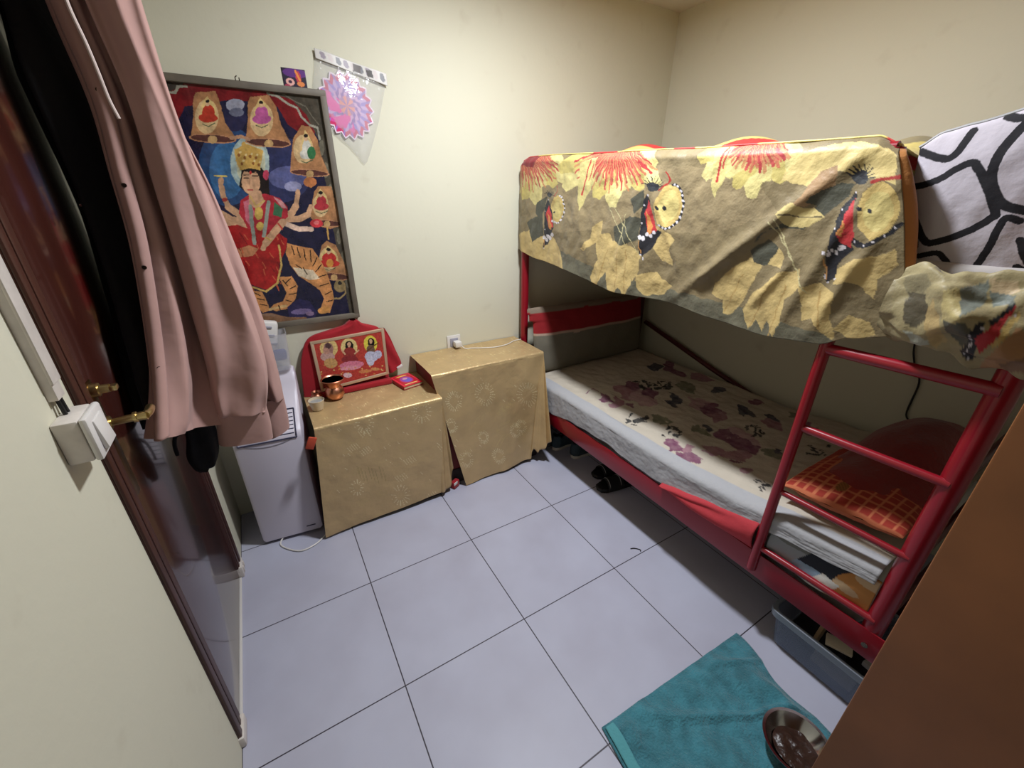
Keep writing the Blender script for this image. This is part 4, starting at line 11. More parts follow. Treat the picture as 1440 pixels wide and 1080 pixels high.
FRAME=[(0,198,62,52,18,932,363,929,360,669,0,686),(-1,232,196,120,87,874,41,-7,-8,-46),(-1,170,120,110,84,869,23,-4,-6,-35),(-1,206,160,150,73,832,33,-6,-4,-23),(-1,212,160,96,82,797,31,-6,-4,-26),(-1,90,60,60,86,886,14,-3,-3,-15),(-1,196,140,120,72,862,15,-3,-3,-17),(-1,236,206,130,184,862,40,-7,-7,-47),(-1,30,24,26,186,868,20,-4,-4,-28),(-1,222,170,130,186,877,9,-2,-2,-13),(-1,160,52,50,181,827,32,-6,-6,-36),(-1,150,44,50,177,797,41,-8,-3,-21),(80,222,170,130,158,831,147,851),(80,222,170,130,206,825,228,839),(-1,226,120,150,181,768,61,-5,-1,-21),(-1,236,150,170,173,754,52,-4,-1,-12),(-1,234,214,70,293,862,34,-6,-6,-45),(-1,30,24,26,298,870,17,-3,-3,-25),(-1,222,170,130,297,876,8,-1,-2,-12),(-1,120,90,70,289,831,21,-4,-4,-27),(-1,196,196,224,287,794,34,-7,-4,-28),(-1,206,206,232,278,771,20,-4,-3,-25),(-1,196,196,224,323,800,20,-4,-3,-22),(60,110,60,40,269,829,333,861),(-1,232,190,200,151,718,22,-5,-2,-13),(-1,222,130,80,242,721,34,-3,-1,-10),(-1,222,150,90,295,723,23,-5,-1,-9),(-1,240,200,120,242,698,5,-1,-1,-3),(-1,226,150,70,163,750,4,-1,-1,-3),(-1,240,200,120,119,760,4,-1,-1,-3),(-1,226,150,70,118,760,4,-1,-1,-3),(-1,240,200,120,90,757,4,-1,-1,-3),(-1,226,150,70,115,758,4,-1,-1,-3),(-1,240,200,120,228,738,4,-1,-1,-3),(-1,226,150,70,287,697,5,-1,0,-3),(-1,240,200,120,122,730,4,-1,0,-3),(-1,226,150,70,84,779,4,-1,-1,-3),(-1,240,200,120,336,732,5,-1,0,-3),(-1,226,150,70,28,749,4,-1,-1,-3),(-1,240,200,120,29,760,4,-1,-1,-3),(-1,226,150,70,196,750,4,-1,-1,-3),(-1,240,200,120,96,728,4,-1,-1,-3),(-1,226,150,70,146,758,4,-1,-1,-3),(-1,240,200,120,156,729,4,-1,-1,-3),(-1,226,150,70,117,773,4,-1,-1,-3),(-1,240,200,120,270,742,5,-1,-1,-3),(-1,226,150,70,50,791,4,-1,-1,-3),(-1,240,200,120,332,709,5,-1,0,-3),(-1,226,150,70,249,719,5,-1,0,-3),(-1,240,200,120,327,715,5,-1,0,-3),(-1,226,150,70,129,737,4,-1,-1,-3)]
BUNCH=[(0,176,160,112,-1028,1474,-1256,1498,-1358,1210,-1141,1116),(0,150,138,100,-1069,1413,-1104,1426,-1126,1405,-1110,1369,-1097,1331),(0,92,82,58,-1083,1377,-1120,1378,-1147,1343,-1132,1301,-1103,1315),(0,200,170,108,-1132,1340,-1141,1375,-1166,1347,-1189,1285,-1175,1256),(0,188,190,170,-1105,1297,-1136,1288,-1167,1275,-1167,1264,-1131,1261),(0,206,186,120,-1150,1403,-1178,1411,-1198,1371,-1210,1344,-1180,1327),(0,128,134,120,-1179,1408,-1203,1424,-1222,1376,-1203,1356),(0,214,186,140,-1204,1428,-1244,1432,-1259,1414,-1242,1398,-1214,1405),(0,120,128,116,-1215,1402,-1251,1400,-1259,1408,-1258,1381,-1237,1370),(0,92,90,72,-1182,1328,-1217,1349,-1233,1315,-1216,1276,-1197,1298),(0,22,22,28,-1218,1270,-1226,1322,-1237,1351,-1242,1317,-1243,1267,-1232,1250),(0,200,34,40,-1237,1296,-1246,1337,-1262,1381,-1266,1346,-1258,1295,-1249,1276),(0,22,22,28,-1239,1351,-1260,1387,-1260,1375,-1247,1341),(0,214,180,100,-1258,1295,-1267,1343,-1272,1372,-1284,1365,-1277,1327,-1266,1285),(0,190,140,92,-1257,1238,-1267,1282,-1289,1351,-1313,1337,-1315,1275,-1288,1232),(0,150,112,80,-1280,1255,-1319,1292,-1334,1250,-1299,1233),(-1,226,222,226,-1228,1262,-2,3,-2,-2),(-1,226,222,226,-1230,1277,-2,3,-2,-2),(-1,226,222,226,-1234,1258,-1,3,-2,-2),(-1,226,222,226,-1230,1304,-2,3,-2,-2),(-1,226,222,226,-1230,1290,-2,3,-2,-2),(-1,226,222,226,-1229,1314,-1,3,-2,-2),(-1,226,222,226,-1238,1329,-1,3,-2,-2),(-1,226,222,226,-1264,1368,-1,2,-2,-2),(-1,226,222,226,-1271,1362,-1,3,-2,-2)]

SC=bpy.context.scene
COL=SC.collection
ORG={}
# ---------------------------------------------------------------- helpers
def lin(c):
    return tuple(((v/255)/12.92 if v/255<=.04045 else ((v/255+.055)/1.055)**2.4) for v in c)
def V(*a): return Vector(a)
def lerp(a,b,t): return a+(b-a)*t
def interp(pts,x):
    """piecewise linear through (x,y...) rows sorted by x"""
    pts=sorted(pts)
    if x<=pts[0][0]: return pts[0][1]
    for a,b in zip(pts,pts[1:]):
        if x<=b[0]:
            t=(x-a[0])/(b[0]-a[0]); t=t*t*(3-2*t)*.5+t*.5
            return a[1]+(b[1]-a[1])*t
    return pts[-1][1]
def nz(x,y=0,z=0,s=1): return mnoise.noise(Vector((x*s,y*s,z*s)))

def material(name,rgb=(128,128,128),rough=.5,metal=0,attr=False,bump=0,bscale=40,vary=0,vscale=6,coat=0,sheen=0,trans=0,alpha=1,spec=.5,bdist=.01,emit=0,ior=1.45,rvary=0):
    m=bpy.data.materials.new(name); m.use_nodes=True
    nt=m.node_tree; N=nt.nodes; L=nt.links; b=N['Principled BSDF']
    b.inputs['Roughness'].default_value=rough; b.inputs['Metallic'].default_value=metal
    b.inputs['Specular IOR Level'].default_value=spec; b.inputs['IOR'].default_value=ior
    b.inputs['Coat Weight'].default_value=coat; b.inputs['Coat Roughness'].default_value=.06
    b.inputs['Sheen Weight'].default_value=sheen; b.inputs['Transmission Weight'].default_value=trans
    b.inputs['Alpha'].default_value=alpha
    tc=N.new('ShaderNodeTexCoord')
    src=None
    if attr:
        a=N.new('ShaderNodeAttribute'); a.attribute_name='paint'; src=a.outputs['Color']
    else:
        b.inputs['Base Color'].default_value=(*lin(rgb),1)
    if vary:
        n=N.new('ShaderNodeTexNoise'); n.inputs['Scale'].default_value=vscale; n.inputs['Detail'].default_value=4
        L.new(tc.outputs['Object'],n.inputs['Vector'])
        mr=N.new('ShaderNodeMapRange'); mr.inputs[1].default_value=.3; mr.inputs[2].default_value=.7
        mr.inputs[3].default_value=1-vary; mr.inputs[4].default_value=1+vary*.5
        L.new(n.outputs['Fac'],mr.inputs[0])
        mx=N.new('ShaderNodeVectorMath'); mx.operation='SCALE'
        if src: L.new(src,mx.inputs[0])
        else: mx.inputs[0].default_value=lin(rgb)
        L.new(mr.outputs[0],mx.inputs['Scale']); src=mx.outputs[0]
    if src: L.new(src,b.inputs['Base Color'])
    if bump:
        n=N.new('ShaderNodeTexNoise'); n.inputs['Scale'].default_value=bscale; n.inputs['Detail'].default_value=3
        L.new(tc.outputs['Object'],n.inputs['Vector'])
        bp=N.new('ShaderNodeBump'); bp.inputs['Strength'].default_value=bump; bp.inputs['Distance'].default_value=bdist
        L.new(n.outputs['Fac'],bp.inputs['Height']); L.new(bp.outputs[0],b.inputs['Normal'])
    return m

def thing(name,label,cat,loc=(0,0,0),group=None):
    o=bpy.data.objects.new(name,None); o.empty_display_size=.05; COL.objects.link(o); o.location=loc
    o['label']=label; o['category']=cat
    if group: o['group']=group
    ORG[o.name]=Vector(loc); return o
def tag(o,label,cat,group=None):
    o['label']=label; o['category']=cat
    if group: o['group']=group
    return o
def link(name,me,mats,parent=None,smooth=True,label=None,base=None):
    """me has world coordinates; origin goes to the parent's origin or to `base`"""
    o=bpy.data.objects.new(name,me); COL.objects.link(o)
    org=ORG[parent.name] if parent else (Vector(base) if base else None)
    if org is None:
        co=np.empty(len(me.vertices)*3); me.vertices.foreach_get('co',co); co=co.reshape(-1,3)
        c=(co.min(0)+co.max(0))/2; org=Vector((c[0],c[1],co[:,2].min()))
    me.transform(Matrix.Translation(-org))
    ORG[o.name]=org
    if parent: o.parent=parent
    else: o.location=org
    for m in (mats if isinstance(mats,(list,tuple)) else [mats]): me.materials.append(m)
    if smooth: me.polygons.foreach_set('use_smooth',[True]*len(me.polygons))
    if label: o['label']=label
    return o
def bmobj(name,bm,mat,parent=None,smooth=True,label=None,base=None,auto=True):
    bmesh.ops.recalc_face_normals(bm,faces=bm.faces)
    me=bpy.data.meshes.new(name); bm.to_mesh(me); bm.free()
    o=link(name,me,mat,parent,smooth,label,base)
    if smooth and auto:
        try: me.set_sharp_from_angle(angle=math.radians(38))
        except Exception: pass
    return o
def box(bm,c,s,bev=.003,rot=None,seg=2):
    r=bmesh.ops.create_cube(bm,size=1)
    vs=r['verts']; M=Matrix.Translation(Vector(c))@(rot.to_4x4() if rot else Matrix())@Matrix.Diagonal((*s,1))
    bmesh.ops.transform(bm,matrix=M,verts=vs)
    if bev:
        es=list({e for v in vs for e in v.link_edges})
        bmesh.ops.bevel(bm,geom=es,offset=min(bev,min(s)*.45),segments=seg,affect='EDGES',profile=.5)
def tube(bm,pts,r,n=12,cap=True,closed=False):
    pts=[Vector(p) for p in pts]; rs=r if isinstance(r,(list,tuple)) else [r]*len(pts)
    rings=[];up=None
    for i,p in enumerate(pts):
        a=pts[i-1] if i>0 else p; b=pts[i+1] if i<len(pts)-1 else p
        t=(b-a).normalized()
        if up is None:
            up=Vector((0,0,1)) if abs(t.z)<.9 else Vector((1,0,0))
        x=t.cross(up).normalized(); y=x.cross(t).normalized(); up=y
        rings.append([bm.verts.new(p+(x*math.cos(k*2*PI/n)+y*math.sin(k*2*PI/n))*rs[i]) for k in range(n)])
    for A,B in zip(rings,rings[1:]):
        for k in range(n): bm.faces.new((A[k],A[(k+1)%n],B[(k+1)%n],B[k]))
    if cap: bm.faces.new(rings[0][::-1]); bm.faces.new(rings[-1])
def smoothpath(pts,n=8):
    pts=[Vector(p) for p in pts]; out=[]
    for i in range(len(pts)-1):
        p0=pts[max(i-1,0)];p1=pts[i];p2=pts[i+1];p3=pts[min(i+2,len(pts)-1)]
        for k in range(n):
            t=k/n; out.append(.5*((2*p1)+(p2-p0)*t+(2*p0-5*p1+4*p2-p3)*t*t+(3*p1-p0-3*p2+p3)*t**3))
    return out+[pts[-1]]
def lathe(bm,prof,c,n=40,tilt=None):
    rings=[]
    for r,z in prof:
        ring=[]
        for k in range(n):
            p=Vector((r*math.cos(2*PI*k/n),r*math.sin(2*PI*k/n),z))
            if tilt: p=tilt@p
            ring.append(bm.verts.new(p+Vector(c)))
        rings.append(ring)
    for A,B in zip(rings,rings[1:]):
        for k in range(n): bm.faces.new((A[k],A[(k+1)%n],B[(k+1)%n],B[k]))
    if prof[0][0]>0: bm.faces.new(rings[0][::-1])
    if prof[-1][0]>0: bm.faces.new(rings[-1])
def gridmesh(name,fn,nu,nv,wrapu=False):
    vs=[];fs=[]
    for j in range(nv):
        for i in range(nu):
            u=i/(nu if wrapu else nu-1); v=j/(nv-1); vs.append(tuple(fn(u,v)))
    for j in range(nv-1):
        for i in range(nu if wrapu else nu-1):
            a=j*nu+i;b=j*nu+(i+1)%nu; fs.append((a,b,b+nu,a+nu))
    me=bpy.data.meshes.new(name); me.from_pydata(vs,[],fs); me.update(); return me
def solid(o,t,off=-1):
    m=o.modifiers.new('Solidify','SOLIDIFY'); m.thickness=t; m.offset=off; return o
def painted(ops,P,bg):
    """flat print colours of the cloth or paper at the points P (metres)"""
    P=np.asarray(P,float)*1000; C=np.empty((len(P),3)); C[:]=bg
    for op in ops:
        w=op[0]; c=op[1:4]; q=np.array(op[4:],float).reshape(-1,2)
        if w==-1:
            ce,a,b=q; ext=np.abs(a)+np.abs(b); lo=ce-ext; hi=ce+ext
        else:
            pad=w/20 if w>0 else 0; lo=q.min(0)-pad; hi=q.max(0)+pad
        ix=np.nonzero((P[:,0]>=lo[0])&(P[:,0]<=hi[0])&(P[:,1]>=lo[1])&(P[:,1]<=hi[1]))[0]
        if not len(ix): continue
        S=P[ix]
        if w==-1:
            M=np.array([[a[0],b[0]],[a[1],b[1]]]); 
            if abs(np.linalg.det(M))<1e-6: continue
            k=(np.linalg.inv(M)@(S-ce).T); ins=(k**2).sum(0)<=1
        elif w==0:
            ins=np.zeros(len(S),bool); n=len(q)
            for i in range(n):
                x1,y1=q[i];x2,y2=q[(i+1)%n]
                if y1==y2: continue
                cr=((y1>S[:,1])!=(y2>S[:,1]))&(S[:,0]<(x2-x1)*(S[:,1]-y1)/(y2-y1)+x1); ins^=cr
        else:
            ins=np.zeros(len(S),bool)
            for A,B in zip(q,q[1:]):
                d=B-A; L2=max((d**2).sum(),1e-9); t=np.clip(((S-A)@d)/L2,0,1); ins|=((S-A-t[:,None]*d)**2).sum(1)<=(w/20)**2
        C[ix[ins]]=c
    return C
def fbm(P,s,seed=0,oct=3):
    out=np.zeros(len(P)); a=1;t=0
    for o in range(oct):
        out+=a*np.array([mnoise.noise((x*s,y*s,seed+o*7.3)) for x,y in P]); t+=a; a*=.55; s*=2.1
    return out/t
def warp(P,amp,s,seed=0):
    P=np.asarray(P,float); return P+amp*np.stack([fbm(P,s,seed,2),fbm(P,s,seed+31,2)],1)
def mute(C,k,gain=1.0,add=0):
    g=C.mean(1,keepdims=True); return np.clip((C*(1-k)+g*k)*gain+add,0,255)
def setpaint(me,C):
    C=C/255; L=np.where(C<=.04045,C/12.92,((C+.055)/1.055)**2.4)
    a=me.attributes.new('paint','FLOAT_COLOR','POINT')
    a.data.foreach_set('color',np.concatenate([L,np.ones((len(L),1))],1).astype(np.float32).ravel())
def striptube(name,levels,thick,fold=lambda th,v:0,nu=72,sub=8,pw=.8):
    """closed cloth tube through levels of (left, right) points"""
    Ls=smoothpath([l[0] for l in levels],sub); Rs=smoothpath([l[1] for l in levels],sub)
    n=len(Ls)
    def f(u,v):
        j=min(int(round(v*(n-1))),n-1); A,B=Ls[j],Rs[j]; c=(A+B)/2; h=(B-A)/2
        d=Vector((h.x,h.y,0)); 
        N=Vector((d.y,-d.x,0)).normalized() if d.length>1e-6 else Vector((0,-1,0))
        th=u*2*PI; t=thick(v) if callable(thick) else thick
        cs,sn=math.cos(th),math.sin(th)
        return c+h*(abs(cs)**pw*(1 if cs>0 else -1))+N*(abs(sn)**pw*(1 if sn>0 else -1)*t/2+fold(th,v)*abs(sn)**.5)
    return gridmesh(name,f,nu,n,wrapu=True)

# ---------------------------------------------------------------- materials
M={}
M['brown']=material('dark_varnished_wood',(66,32,22),.45,vary=.25,vscale=5)
M['door']=material('glossy_door_veneer',(60,28,22),.2,vary=.2,vscale=4,coat=.35)
M['white_plastic']=material('white_plastic',(214,210,206),.35)
M['dirty_plastic']=material('dirty_white_plastic',(214,206,198),.4,vary=.12,vscale=30)
M['brass']=material('brass',(216,196,140),.3,1)
M['darkbrass']=material('worn_brass',(120,90,50),.35,1)
M['black']=material('black_cloth',(14,13,17),.9,bump=.3,bscale=60)
M['pink']=material('dusty_pink_cotton',(174,137,129),.9,bump=.25,bscale=9,bdist=.02,sheen=.08,vary=.05,vscale=9)
M['button']=material('dark_metal_button',(44,34,30),.3,.8)
M['lace']=material('pale_cord',(214,196,188),.8)
M['acwhite']=material('air_conditioner_plastic',(206,200,212),.38)
M['acdark']=material('dark_grille_plastic',(54,54,78),.5)
M['acgrey']=material('grey_plastic_line',(150,148,160),.5)
M['red']=material('red_metal_paint',(138,16,32),.3,coat=.25)
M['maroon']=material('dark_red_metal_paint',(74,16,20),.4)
M['gold']=material('gold_satin',attr=True,rough=.4,metal=.35,bump=.3,bscale=16,bdist=.02,vary=.1,vscale=10)
M['crate']=material('red_brown_board',(120,34,30),.6,vary=.15)
M['orange']=material('orange_red_lining',(186,74,48),.7)
M['coral']=material('coral_red_blanket',(178,54,62),.85,bump=.2,bscale=40)
M['darkbase']=material('dark_board',(46,36,34),.7)
M['quilt']=material('printed_satin_quilt',attr=True,rough=.55,bump=.35,bscale=34,bdist=.012,sheen=.1)
M['sheet']=material('printed_cotton_sheet',attr=True,rough=.85,bump=.5,bscale=26,bdist=.01)
M['paint_cloth']=material('printed_cotton',attr=True,rough=.85,bump=.2,bscale=40)
M['print']=material('laminated_print',attr=True,rough=.16,bump=.25,bscale=7,bdist=.02,coat=.4)
M['paper']=material('printed_paper',attr=True,rough=.4)
M['glossprint']=material('picture_behind_glass',attr=True,rough=.12)
M['frame']=material('weathered_grey_wood_frame',(104,96,84),.6,vary=.25,vscale=14)
M['champagne']=material('champagne_metal_frame',(214,184,156),.35,.55)
M['redcloth']=material('red_velvet_cloth',(156,16,30),.85,bump=.2,bscale=50,sheen=.15)
M['copper']=material('copper',(214,150,122),.3,1,vary=.12,vscale=20)
M['copperdark']=material('worn_copper',(176,112,88),.4,.9)
M['cup']=material('cream_ceramic',(206,190,164),.4)
M['redbook']=material('red_book_cover',attr=True,rough=.3)
M['pages']=material('book_pages',(216,200,170),.8)
M['film']=material('clear_plastic_film',(225,225,225),.12,alpha=.16,bump=.5,bscale=14,bdist=.02)
M['mattress']=material('mattress_ticking',(176,170,166),.9)
M['shoe']=material('dark_teal_mesh_shoe',(44,58,62),.8,bump=.3,bscale=120)
M['sole']=material('grey_white_rubber',(196,190,180),.7)
M['blackrub']=material('black_rubber',(14,14,15),.6)
M['stripe']=material('pale_grey_piping',(150,150,150),.6)
M['bin']=material('frosted_plastic',(124,136,156),.4,alpha=.5)
M['binrim']=material('frosted_plastic_rim',(138,146,158),.35,alpha=.8)
M['steel']=material('stainless_steel',(190,190,192),.16,1)
M['food']=material('brown_leftovers',(52,32,24),.3,bump=.5,bscale=45,vary=.3,vscale=50)
M['towel']=material('teal_terry_towel',(62,126,140),.95,bump=.9,bscale=150,vary=.32,vscale=22,sheen=.3,bdist=.008)
M['towelband']=material('teal_towel_band',(84,152,160),.9,bump=.3,bscale=160)
M['panel']=material('brown_wood_veneer',(138,88,50),.5,vary=.2,vscale=5)
M['cord_w']=material('white_cable',(216,212,206),.4)
M['cord_k']=material('black_cable',(20,18,18),.5)
M['rust']=material('rust_red_blanket',(122,26,22),.9,bump=.4,bscale=60,sheen=.2)
M['blue']=material('blue_packet',(40,60,150),.4)
M['clear']=material('translucent_tub',(206,206,214),.25,alpha=.34)
M['card']=material('cream_card',(206,196,176),.7)
M['tan']=material('tan_strip',(150,124,92),.7)
M['ceil']=material('white_ceiling',(206,202,190),.9)

def wallmat(name):
    m=material(name,(230,222,192),.75,bump=.06,bscale=45)
    nt=m.node_tree;N=nt.nodes;L=nt.links;b=N['Principled BSDF']
    g=N.new('ShaderNodeNewGeometry')
    n1=N.new('ShaderNodeTexNoise'); n1.inputs['Scale'].default_value=1.6; n1.inputs['Detail'].default_value=5
    n2=N.new('ShaderNodeTexNoise'); n2.inputs['Scale'].default_value=9; n2.inputs['Detail'].default_value=6
    for n in (n1,n2): L.new(g.outputs['Position'],n.inputs['Vector'])
    mr=N.new('ShaderNodeMapRange'); mr.inputs[1].default_value=.62; mr.inputs[2].default_value=.8; mr.inputs[3].default_value=0; mr.inputs[4].default_value=.3
    L.new(n2.outputs['Fac'],mr.inputs[0])
    r=N.new('ShaderNodeMix'); r.data_type='RGBA'; r.inputs[6].default_value=(*lin((210,207,187)),1); r.inputs[7].default_value=(*lin((204,200,178)),1)
    L.new(n1.outputs['Fac'],r.inputs[0])
    r2=N.new('ShaderNodeMix'); r2.data_type='RGBA'; r2.inputs[7].default_value=(*lin((178,168,146)),1)
    L.new(r.outputs[2],r2.inputs[6]); L.new(mr.outputs[0],r2.inputs[0]); L.new(r2.outputs[2],b.inputs['Base Color'])
    return m
M['wall']=wallmat('cream_wall_paint')
def floormat():
    m=material('pale_ceramic_floor_tile',(204,204,214),.42,spec=.28)
    nt=m.node_tree;N=nt.nodes;L=nt.links;b=N['Principled BSDF']
    g=N.new('ShaderNodeNewGeometry'); sep=N.new('ShaderNodeSeparateXYZ'); L.new(g.outputs['Position'],sep.inputs[0])
    def math_(op,a,v=None):
        n=N.new('ShaderNodeMath'); n.operation=op
        L.new(a,n.inputs[0]) if hasattr(a,'links') else None
        if v is not None:
            if hasattr(v,'links'): L.new(v,n.inputs[1])
            else: n.inputs[1].default_value=v
        return n.outputs[0]
    ds=[]
    for ax in (0,1):
        f=math_('FRACT',math_('ADD',math_('MULTIPLY',sep.outputs[ax],2.0),100.5))
        ds.append(math_('ABSOLUTE',math_('SUBTRACT',f,.5)))
    d=math_('MINIMUM',ds[0],ds[1])
    mr=N.new('ShaderNodeMapRange'); mr.inputs[1].default_value=.0028; mr.inputs[2].default_value=.0052; mr.inputs[3].default_value=1; mr.inputs[4].default_value=0
    L.new(d,mr.inputs[0])
    n1=N.new('ShaderNodeTexNoise'); n1.inputs['Scale'].default_value=3.5; n1.inputs['Detail'].default_value=4; L.new(g.outputs['Position'],n1.inputs['Vector'])
    mr1=N.new('ShaderNodeMapRange'); mr1.inputs[1].default_value=.35; mr1.inputs[2].default_value=.75; L.new(n1.outputs['Fac'],mr1.inputs[0])
    r=N.new('ShaderNodeMix'); r.data_type='RGBA'; r.inputs[6].default_value=(*lin((178,179,196)),1); r.inputs[7].default_value=(*lin((168,167,183)),1)
    L.new(mr1.outputs[0],r.inputs[0])
    r2=N.new('ShaderNodeMix'); r2.data_type='RGBA'; r2.inputs[7].default_value=(*lin((58,52,60)),1)
    L.new(r.outputs[2],r2.inputs[6]); L.new(mr.outputs[0],r2.inputs[0]); L.new(r2.outputs[2],b.inputs['Base Color'])
    bp=N.new('ShaderNodeBump'); bp.inputs['Strength'].default_value=.3; bp.inputs['Distance'].default_value=.002; bp.invert=True
    L.new(mr.outputs[0],bp.inputs['Height']); L.new(bp.outputs[0],b.inputs['Normal'])
    return m
M['floor']=floormat()

# ---------------------------------------------------------------- room shell
XL,XR,YB,YF,ZC=-.5,2.395,.80,-3.3,2.6
def slab(name,lo,hi,mat):
    bm=bmesh.new(); c=[(a+b)/2 for a,b in zip(lo,hi)]; box(bm,c,[b-a for a,b in zip(lo,hi)],0)
    o=bmobj(name,bm,mat,smooth=False); o['kind']='structure'; return o
slab('floor',(XL-.15,YF-.1,-.1),(XR+.1,YB+.1,0),M['floor'])
slab('ceiling',(XL-.15,YF-.1,ZC),(XR+.1,YB+.1,ZC+.1),M['ceil'])
slab('wall_back',(XL-.15,YB,0),(XR+.1,YB+.1,ZC),M['wall'])
slab('wall_right',(XR,YF,0),(XR+.1,YB,ZC),M['wall'])
slab('wall_front',(XL-.15,YF-.1,0),(XR+.1,YF,ZC),M['wall'])
DY0,DY1,DZ=-.33,.325,2.16     # clear door opening in the left wall
bm=bmesh.new()
for lo,hi in (((XL-.12,YF,0),(XL,DY0-.03,ZC)),((XL-.12,DY1+.03,0),(XL,YB,ZC)),((XL-.12,DY0-.03,DZ+.03),(XL,DY1+.03,ZC))):
    box(bm,[(a+b)/2 for a,b in zip(lo,hi)],[b-a for a,b in zip(lo,hi)],0)
o=bmobj('wall_left',bm,M['wall'],smooth=False); o['kind']='structure'
# door leaf, frame and hardware
door=thing('door_1','dark brown glossy wooden door in the left wall, with clothes hanging on it','door',(XL,0,0)); door['kind']='structure'
bm=bmesh.new(); box(bm,(XL-.024,(DY0+DY1)/2,DZ/2+.004),(.04,DY1-DY0-.004,DZ-.012),.002)
bmobj('door_leaf',bm,M['door'],door)
bm=bmesh.new()
for y0,y1 in ((DY0-.082,DY0),(DY1,DY1+.066)):
    s=1 if y0<0 else -1
    yo,yi=(y0,y1) if s>0 else (y1,y0)
    box(bm,(XL-.025,(y0+y1)/2,DZ/2+.02),(.058,y1-y0,DZ-.02),.003)
    box(bm,(XL+.006,yo+s*.014,DZ/2+.02),(.010,.026,DZ-.02),.004)
    box(bm,(XL+.005,yo+s*.050,DZ/2+.02),(.006,.020,DZ-.02),.003)
box(bm,(XL-.02,(DY0+DY1)/2,DZ+.035),(.07,DY1-DY0+.16,.07),.004)
bmobj('door_frame',bm,M['brown'],door)
bm=bmesh.new(); box(bm,(XL-.006,DY0-.045,.0225),(.044,.085,.045),.006); bmobj('frame_foot',bm,M['dirty_plastic'],door,label='pale chipped plaster foot of the near door post')
bm=bmesh.new(); box(bm,(XL-.006,DY1+.036,.03),(.044,.072,.06),.006); box(bm,(XL+.017,DY1+.022,.03),(.006,.012,.034),.002); box(bm,(XL+.017,DY1+.050,.034),(.006,.01,.03),.002)
bmobj('frame_foot',bm,M['dirty_plastic'],door,label='pale chipped foot of the far door post')
bm=bmesh.new(); box(bm,(XL-.002,(DY0+DY1)/2,.004),(.012,DY1-DY0-.004,.006),.001); bmobj('threshold_strip',bm,M['white_plastic'],door)
bm=bmesh.new(); box(bm,(XL-.005,DY0+.027,1.075),(.008,.042,.30),.003)
plate=bmobj('lock_plate',bm,M['darkbrass'],door)
bm=bmesh.new()
tube(bm,[(XL-.005,DY0+.03,1.122),(XL+.005,DY0+.03,1.122),(XL+.008,DY0+.03,1.122),(XL+.045,DY0+.03,1.124),(XL+.046,DY0+.03,1.124),(XL+.052,DY0+.03,1.124),(XL+.053,DY0+.03,1.124),(XL+.07,DY0+.03,1.124)],[.016,.016,.008,.009,.0125,.0125,.010,.011],20)
tube(bm,smoothpath([(XL+.066,DY0+.03,1.124),(XL+.07,DY0+.05,1.123),(XL+.068,DY0+.085,1.121)],5),[.0095]*10+[.007],14)
bmobj('lever_handle',bm,M['brass'],plate)
bm=bmesh.new(); tube(bm,[(XL-.005,DY0+.025,1.205),(XL+.012,DY0+.025,1.205),(XL+.013,DY0+.025,1.205),(XL+.03,DY0+.025,1.205)],[.015,.015,.010,.009],18); box(bm,(XL+.036,DY0+.025,1.205),(.014,.02,.012),.003)
bmobj('thumb_turn',bm,M['brass'],plate)
# switch box and trunking
sw=thing('switch_box','white surface-mounted light switch box on the left wall beside the door','light switch',(XL,-.5,1.15))
bm=bmesh.new(); box(bm,(XL+.018,-.492,1.190),(.036,.084,.082),.004); bmobj('back_box',bm,M['dirty_plastic'],sw)
bm=bmesh.new(); box(bm,(XL+.0425,-.492,1.190),(.012,.087,.085),.005); fp=bmobj('face_plate',bm,M['white_plastic'],sw)
bm=bmesh.new(); box(bm,(XL+.050,-.492,1.190),(.008,.05,.058),.002,Matrix.Rotation(math.radians(-6),3,'Y')); bmobj('rocker',bm,M['white_plastic'],fp)
tr=thing('cable_trunking','narrow white plastic cable trunking running up the left wall above the switch','trunking',(XL,-.48,1.25))
bm=bmesh.new(); box(bm,(XL+.007,-.478,1.91),(.014,.034,1.30),.001); bmobj('channel',bm,M['dirty_plastic'],tr)
bm=bmesh.new(); box(bm,(XL+.0155,-.478,1.925),(.005,.037,1.27),.0015); bmobj('lid',bm,M['dirty_plastic'],tr)
for k in range(2):
    bm=bmesh.new(); tube(bm,smoothpath([(XL+.008,-.485+k*.012,1.27),(XL+.010,-.487+k*.012,1.245),(XL+.012,-.49+k*.012,1.228)],4),.0035,8); bmobj('wire',bm,M['cord_k'],tr)

# ---------------------------------------------------------------- clothes on the door
bl=thing('black_garment','black garment with metal snaps hanging on the door behind the pink shirt','clothing',(-.46,.08,1.0))
lv=[((-.482,-.02,2.12),(-.40,.26,2.12)),((-.476,-.01,1.945),(-.39,.27,1.95)),((-.474,-.06,1.81),(-.385,.26,1.81)),((-.470,-.045,1.60),(-.385,.26,1.6)),((-.468,-.07,1.42),(-.39,.25,1.4)),((-.468,-.13,1.24),(-.395,.22,1.2)),((-.470,-.175,1.10),(-.40,.2,1.06)),((-.474,-.175,1.02),(-.405,.18,.99))]
lv=[(V(*a)+V(.014,0,0),V(*b)+V(.088,.02,0)) for a,b in lv]
me=striptube('body',lv,.055,lambda t,v:.005*math.sin(5*t+9*v)); link('body',me,M['black'],bl)
def bl_blocker(u,v):
    z=lerp(2.12,1.02,v); y0=interp([(1.02,-.14),(1.10,-.12),(1.24,-.05),(1.32,.0),(1.55,.05),(1.82,.02),(1.95,.08),(2.12,.10)],z); return (-.484+.012*u+.004*math.sin(9*z+20*u),lerp(y0,.30,u),z)
me=gridmesh('reflection_blocker',bl_blocker,24,60); o=link('reflection_blocker',me,M['black'],bl); solid(o,.016,0)  # added black sheet against the door, blocks bright wall reflections in the leaf
